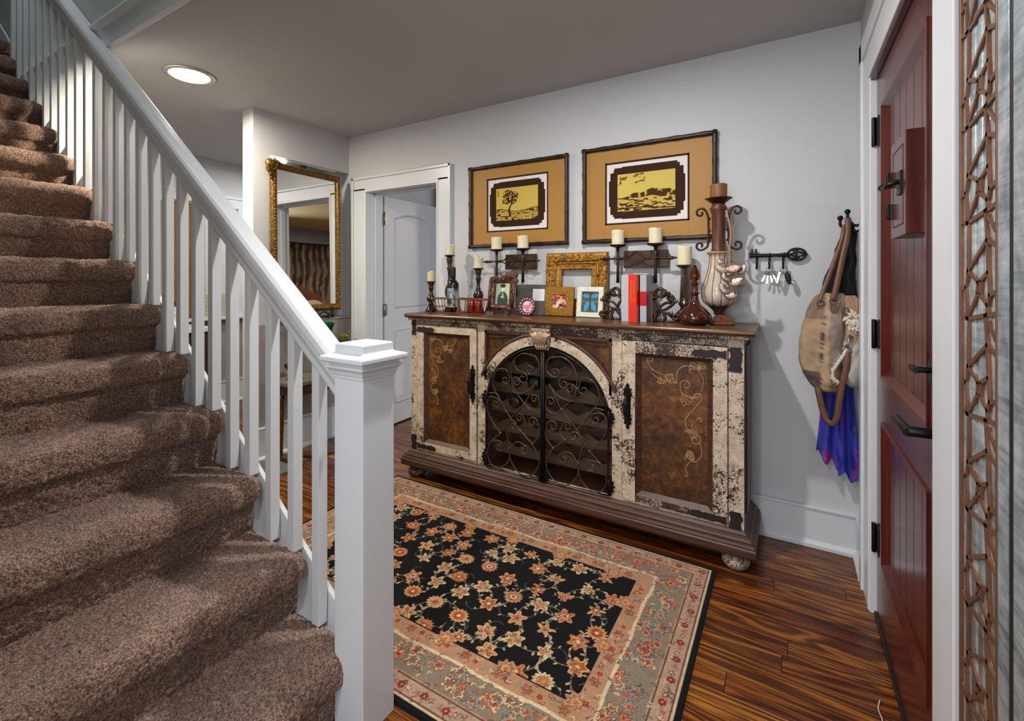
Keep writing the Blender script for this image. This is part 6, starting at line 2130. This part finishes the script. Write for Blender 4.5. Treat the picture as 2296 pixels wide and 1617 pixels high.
# black knitted garment behind the handles
bk = thing('knit_garment', 'black knitted garment hanging behind the bag handles', 'clothing', (.24, 2.62, 1.56))
loft('knit_body', [(.248, 2.612, .010, .010, 1.560), (.243, 2.612, .024, .018, 1.50), (.228, 2.625, .042, .024, 1.40), (.212, 2.634, .060, .024, 1.30), (.205, 2.640, .068, .024, 1.20), (.205, 2.644, .066, .022, 1.05), (.206, 2.646, .060, .018, .96), (.206, 2.648, .04, .012, .94)], M['black knit'], bk)

# tie dyed cloth hanging below the bag
td = thing('tie_dye_garment', 'blue and purple tie-dyed garment hanging below the canvas bag', 'clothing', (.21, 2.62, 1.2))
nu, nv = 120, 70
U, V = np.meshgrid(np.linspace(0, 1, nu), np.linspace(0, 1, nv))
top, x0b, x1b = .93, .118, .289
bot = .475 - .10 * U + .018 * np.sin(U * 22) - .02 * (U > .5)
Z = top + (bot - top) * V
spread = .55 + .45 * V
X = .205 + ((x0b + (x1b - x0b) * U) - .205) * spread
Yp = 2.618 + .030 * (fbm(U * 5.5 + 2, V * .7, 2, 5) - .5) * 2 * (.4 + .6 * V) + .012 * np.sin(U * 17 + 1.2 * np.sin(V * 2))
gridmesh('cloth', np.stack([X, Yp, Z], -1), M['tie dye'], parent=td, solid=.002)
# ------------------------------------------------------------------ recessed ceiling light
rl = thing('recessed_light', 'round recessed ceiling light glowing over the stair side of the hall', 'ceiling light', (-3.03, 1.37, H))
m = MB(); m.lathe([(.132, 0), (.134, -.004), (.124, -.010), (.108, -.012), (.098, -.006), (.096, .0)], 48, (-3.03, 1.37, H)); m.build('trim_ring', M['brushed nickel'], rl)
m = MB(); m.lathe([(.098, -.006), (.094, -.014), (.075, -.021), (.04, -.025), (.0001, -.026)], 40, (-3.03, 1.37, H), smooth=True); m.build('lens', M['downlight glow'], rl)

# ------------------------------------------------------------------ small console table by the end of the left wall
ct = thing('console_table', 'small dark console table with gilded column legs by the left wall', 'table', (-3.05, 2.14, 0))
m = MB()
for (x, y) in ((-3.16, 1.99), (-2.95, 1.99), (-3.16, 2.33), (-2.95, 2.33)):
    pass
m = MB(); m.box(-3.19, -2.92, 1.95, 2.40, .545, .575); m.build('table_top', M['marble'], ct, bevel=.006)
m = MB(); m.box(-3.175, -2.935, 1.97, 2.38, .475, .545); m.build('apron', M['dark wood'], ct, bevel=.003)
for (x, y) in ((-3.105, 1.985), (-2.955, 1.985), (-3.155, 2.365), (-2.955, 2.365)):
    m = MB(); m.lathe([(.018, 0), (.022, .01), (.014, .03), (.016, .06), (.014, .10), (.020, .22), (.024, .36), (.020, .42), (.028, .44), (.028, .475)], 16, (x, y, 0), wob=lambda a, z, r: .0015 * math.cos(8 * a)); m.build('leg', M['mirror gold'], ct)
vz = thing('glass_vase', 'tall flared green glass vase on the console table', 'vase', (-3.05, 2.305, .576))
m = MB(); m.lathe([(.0001, 0), (.045, .002), (.052, .02), (.046, .05), (.032, .075), (.028, .12), (.034, .20), (.050, .29), (.070, .36), (.078, .385), (.074, .385), (.046, .29), (.030, .20), (.024, .12), (.0001, .10)], 32, (-3.05, 2.305, .576), wob=lambda a, z, r: .003 * math.cos(10 * a) * (z / .38)); m.build('vase_body', M['green glass'], vz)
ur = thing('urn', 'small dark bronze urn standing on the left of the console table', 'urn', (-3.06, 2.04, .576))
m = MB(); m.lathe([(.030, 0), (.032, .008), (.014, .020), (.010, .040), (.016, .055), (.034, .080), (.046, .095), (.048, .112), (.040, .114), (.018, .120), (.022, .130), (.010, .150), (.0001, .156)], 24, (-3.06, 2.04, .576)); m.build('urn_body', M['iron brown'], ur)
# olive pot on a small wall bracket near the corner
sh_ = thing('bracket_shelf', 'small dark bracket shelf in the corner by the doorway', 'shelf', (-3.2, 2.55, .79))
m = MB(); m.box(-3.228, -3.06, 2.47, 2.62, .772, .786); m.prism([(2.5, .772), (2.59, .772), (2.545, .70)], lambda u, v, d: (d, u, v), -3.228, -3.12); m.build('shelf_board', M['dark wood'], sh_, bevel=.002)
gp = thing('green_pot', 'small olive green glazed jug in the corner by the doorway', 'jug', (-3.12, 2.545, .786))
m = MB(); m.lathe([(.030, 0), (.036, .006), (.044, .03), (.046, .055), (.043, .060), (.040, .056), (.036, .02), (.0001, .012)], 24, (-3.12, 2.545, .786)); m.build('jug_body', M['olive'], gp)
m = MB(); m.tube(catmull([(-3.12, 2.588, .835), (-3.12, 2.612, .848), (-3.12, 2.608, .87), (-3.12, 2.585, .850)], 5), .007, 8); m.build('jug_handle', M['olive'], gp)

# grey mat with tassels and black cord on the floor behind the stairs
gmat = thing('floor_mat', 'narrow grey mat with black tassels on the floor beyond the balusters', 'mat', (-3.1, 1.8, 0))
m = MB(); m.box(-3.30, -2.88, 1.35, 1.97, .0, .008); m.build('mat_body', M['mat grey'], gmat, bevel=.002)
m = MB(); random.seed(2)
for i in range(44):
    x = -3.295 + .41 * i / 43
    m.tube([(x, 1.968, .006), (x + random.uniform(-.004, .004), 1.992, .006), (x + random.uniform(-.008, .008), 2.02, .003)], .0026, 5)
m.build('tassels', M['dark slot'], gmat)['kind'] = 'stuff'
m = MB(); m.tube(catmull([(-3.19, 2.62, .008), (-3.05, 2.45, .006), (-2.90, 2.30, .006), (-2.98, 2.15, .006), (-3.10, 2.10, .006)], 8), .005, 8)
tag(m.build('power_cord', M['cord'], org=(-3.0, 2.3, 0)), 'black cord lying on the wood floor below the left wall', 'cord')
# loose thread by the entry door
m = MB(); m.tube(catmull([(.245, 1.80, .004), (.236, 1.76, .003), (.240, 1.72, .003), (.226, 1.68, .003)], 8), .0016, 5)
tag(m.build('loose_thread', M['fray'], org=(.24, 1.74, 0)), 'short pale thread lying on the floor by the entry door', 'thread')

# ------------------------------------------------------------------ kitchen glimpses between the balusters
kc = thing('gold_cabinet_panel', 'tall amber gold framed panel on the far kitchen wall', 'wall panel', (-5.03, 2.15, .95))
m = MB(); m.box(-5.05, -5.02, 2.09, 2.29, .95, 2.03); m.build('amber_panel', M['kitchen amber'], kc)
m = MB()
for (a, b, c, d) in ((2.06, 2.09, .93, 2.06), (2.29, 2.31, .93, 2.06), (2.09, 2.29, .93, .95), (2.09, 2.29, 2.03, 2.06)): m.box(-5.05, -5.01, a, b, c, d)
m.build('gilt_edge', M['mirror gold'], kc, bevel=.003)
m = MB(); m.box(-5.05, -5.035, 2.40, 2.62, .90, 1.14); m.box(-5.05, -5.036, 2.40, 2.42, 1.14, 2.02)
o = m.build('backsplash', M['stone tile'], org=(-5.04, 2.5, .9)); o['kind'] = 'structure'
cab = thing('kitchen_cabinet', 'low kitchen cabinet with white worktop seen between the balusters', 'cabinet', (-4.8, 1.9, 0))
m = MB(); m.box(-5.045, -4.55, 1.25, 2.22, .0, .82); m.build('cabinet_body', M['dark wood'], cab, bevel=.003)
m = MB(); m.box(-5.045, -4.52, 1.23, 2.24, .82, .86); m.build('worktop', M['trim'], cab, bevel=.004)
for yy0 in (1.27, 1.75):
    m = MB(); m.box(-4.55, -4.532, yy0, yy0 + .45, .06, .79); d_ = m.build('cabinet_door', M['dark wood'], cab, bevel=.003)
    m = MB(); m.ball((-4.524, yy0 + .40, .66), .012, 10, 8); m.build('knob', M['black'], d_)
jr = thing('kitchen_jar', 'pale patterned jar on the kitchen worktop', 'jar', (-4.75, 2.02, .86))
m = MB(); m.lathe([(.05, 0), (.075, .02), (.085, .09), (.07, .16), (.045, .18), (.05, .195)], 24, (-4.75, 2.02, .86)); m.build('jar_body', simple('pale patterned ceramic', rgb(190, 180, 168), .4, var=.5, vscale=40), jr)
m = MB(); m.lathe([(.052, .195), (.05, .205), (.02, .22), (.012, .235), (.0001, .24)], 20, (-4.75, 2.02, .86)); m.build('lid', M['iron brown'], jr)

# ------------------------------------------------------------------ bedroom seen through the doorway and in the mirror
ar = thing('armoire', 'tall dark armoire beyond the open bedroom door', 'armoire', (-2.85, 4.1, 0))
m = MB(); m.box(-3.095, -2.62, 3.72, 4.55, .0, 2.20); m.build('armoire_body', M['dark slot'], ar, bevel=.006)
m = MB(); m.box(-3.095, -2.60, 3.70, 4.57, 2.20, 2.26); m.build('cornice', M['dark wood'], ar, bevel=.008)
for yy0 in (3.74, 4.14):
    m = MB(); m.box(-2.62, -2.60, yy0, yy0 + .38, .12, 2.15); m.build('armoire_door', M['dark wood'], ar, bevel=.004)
cu_ = []
for i, (ya_, yb2) in enumerate(((4.35, 6.02), (6.05, 7.72))):
    nu, nv = 160, 8
    U, V = np.meshgrid(np.linspace(0, 1, nu), np.linspace(0, 1, nv))
    P = np.stack([2.00 + .045 * np.sin(U * 62), ya_ + (yb2 - ya_) * U, .03 + 2.12 * V], -1)
    c_ = gridmesh('curtain', P, M['damask'], org=(2.0, (ya_ + yb2) / 2, .03), solid=.003)
    tag(c_, ['brown damask curtain panel in the bedroom, nearer the doorway wall', 'brown damask curtain panel in the bedroom, farther from the doorway wall'][i], 'curtain', 'damask curtains in the bedroom')
m = MB(); m.tube([(2.00, 4.25, 2.17), (2.00, 7.82, 2.17)], .014, 10); 
for y in (4.25, 7.82): m.ball((2.00, y, 2.17), .03, 12, 8)
for y in (4.4, 7.6): m.tube([(2.00, y, 2.17), (2.10, y, 2.17)], .010, 8)
tag(m.build('curtain_rod', M['iron brown'], org=(2.0, 6.0, 2.17)), 'dark iron curtain rod across the bedroom wall', 'curtain rod')
bd = thing('bed', 'bed with dark bedspread and arched wooden headboard in the bedroom', 'bed', (.9, 6.0, 0))
m = MB(); m.prism([(5.15, .25), (6.85, .25), (6.85, 1.05)] + [(6.85 - 1.7 * i / 12, 1.05 + .25 * math.sin(PI * i / 12)) for i in range(1, 12)] + [(5.15, 1.05)], lambda u, v, d: (d, u, v), 1.86, 1.92); m.build('headboard', M['rust wood'], bd, bevel=.008)
m = MB(); m.box(-.15, 1.86, 5.2, 6.8, .0, .30); m.build('bed_frame', M['dark wood'], bd, bevel=.006)
m = MB(); m.box(-.18, 1.85, 5.18, 6.82, .30, .62); m.build('mattress', M['damask'], bd, bevel=.05, bseg=4)
for i, y in enumerate((5.6, 6.4)):
    m = MB(); m.ball((0, 0, 0), .30, 24, 14, (.28, 1.05, .62)); m.X = None
    p_ = m.build('pillow', M['cream wall'] if False else simple('tan pillow %d' % i, rgb(150, 132, 112), .8), None)
    p_.location = (1.63, y, .805); p_.rotation_euler = (0, -.25, 0)
    tag(p_, ['tan pillow on the bed, nearer the doorway', 'tan pillow on the bed, farther from the doorway'][i], 'pillow', 'pillows on the bed')

SC.cycles.use_denoising = True
SC.cycles.max_bounces = 8
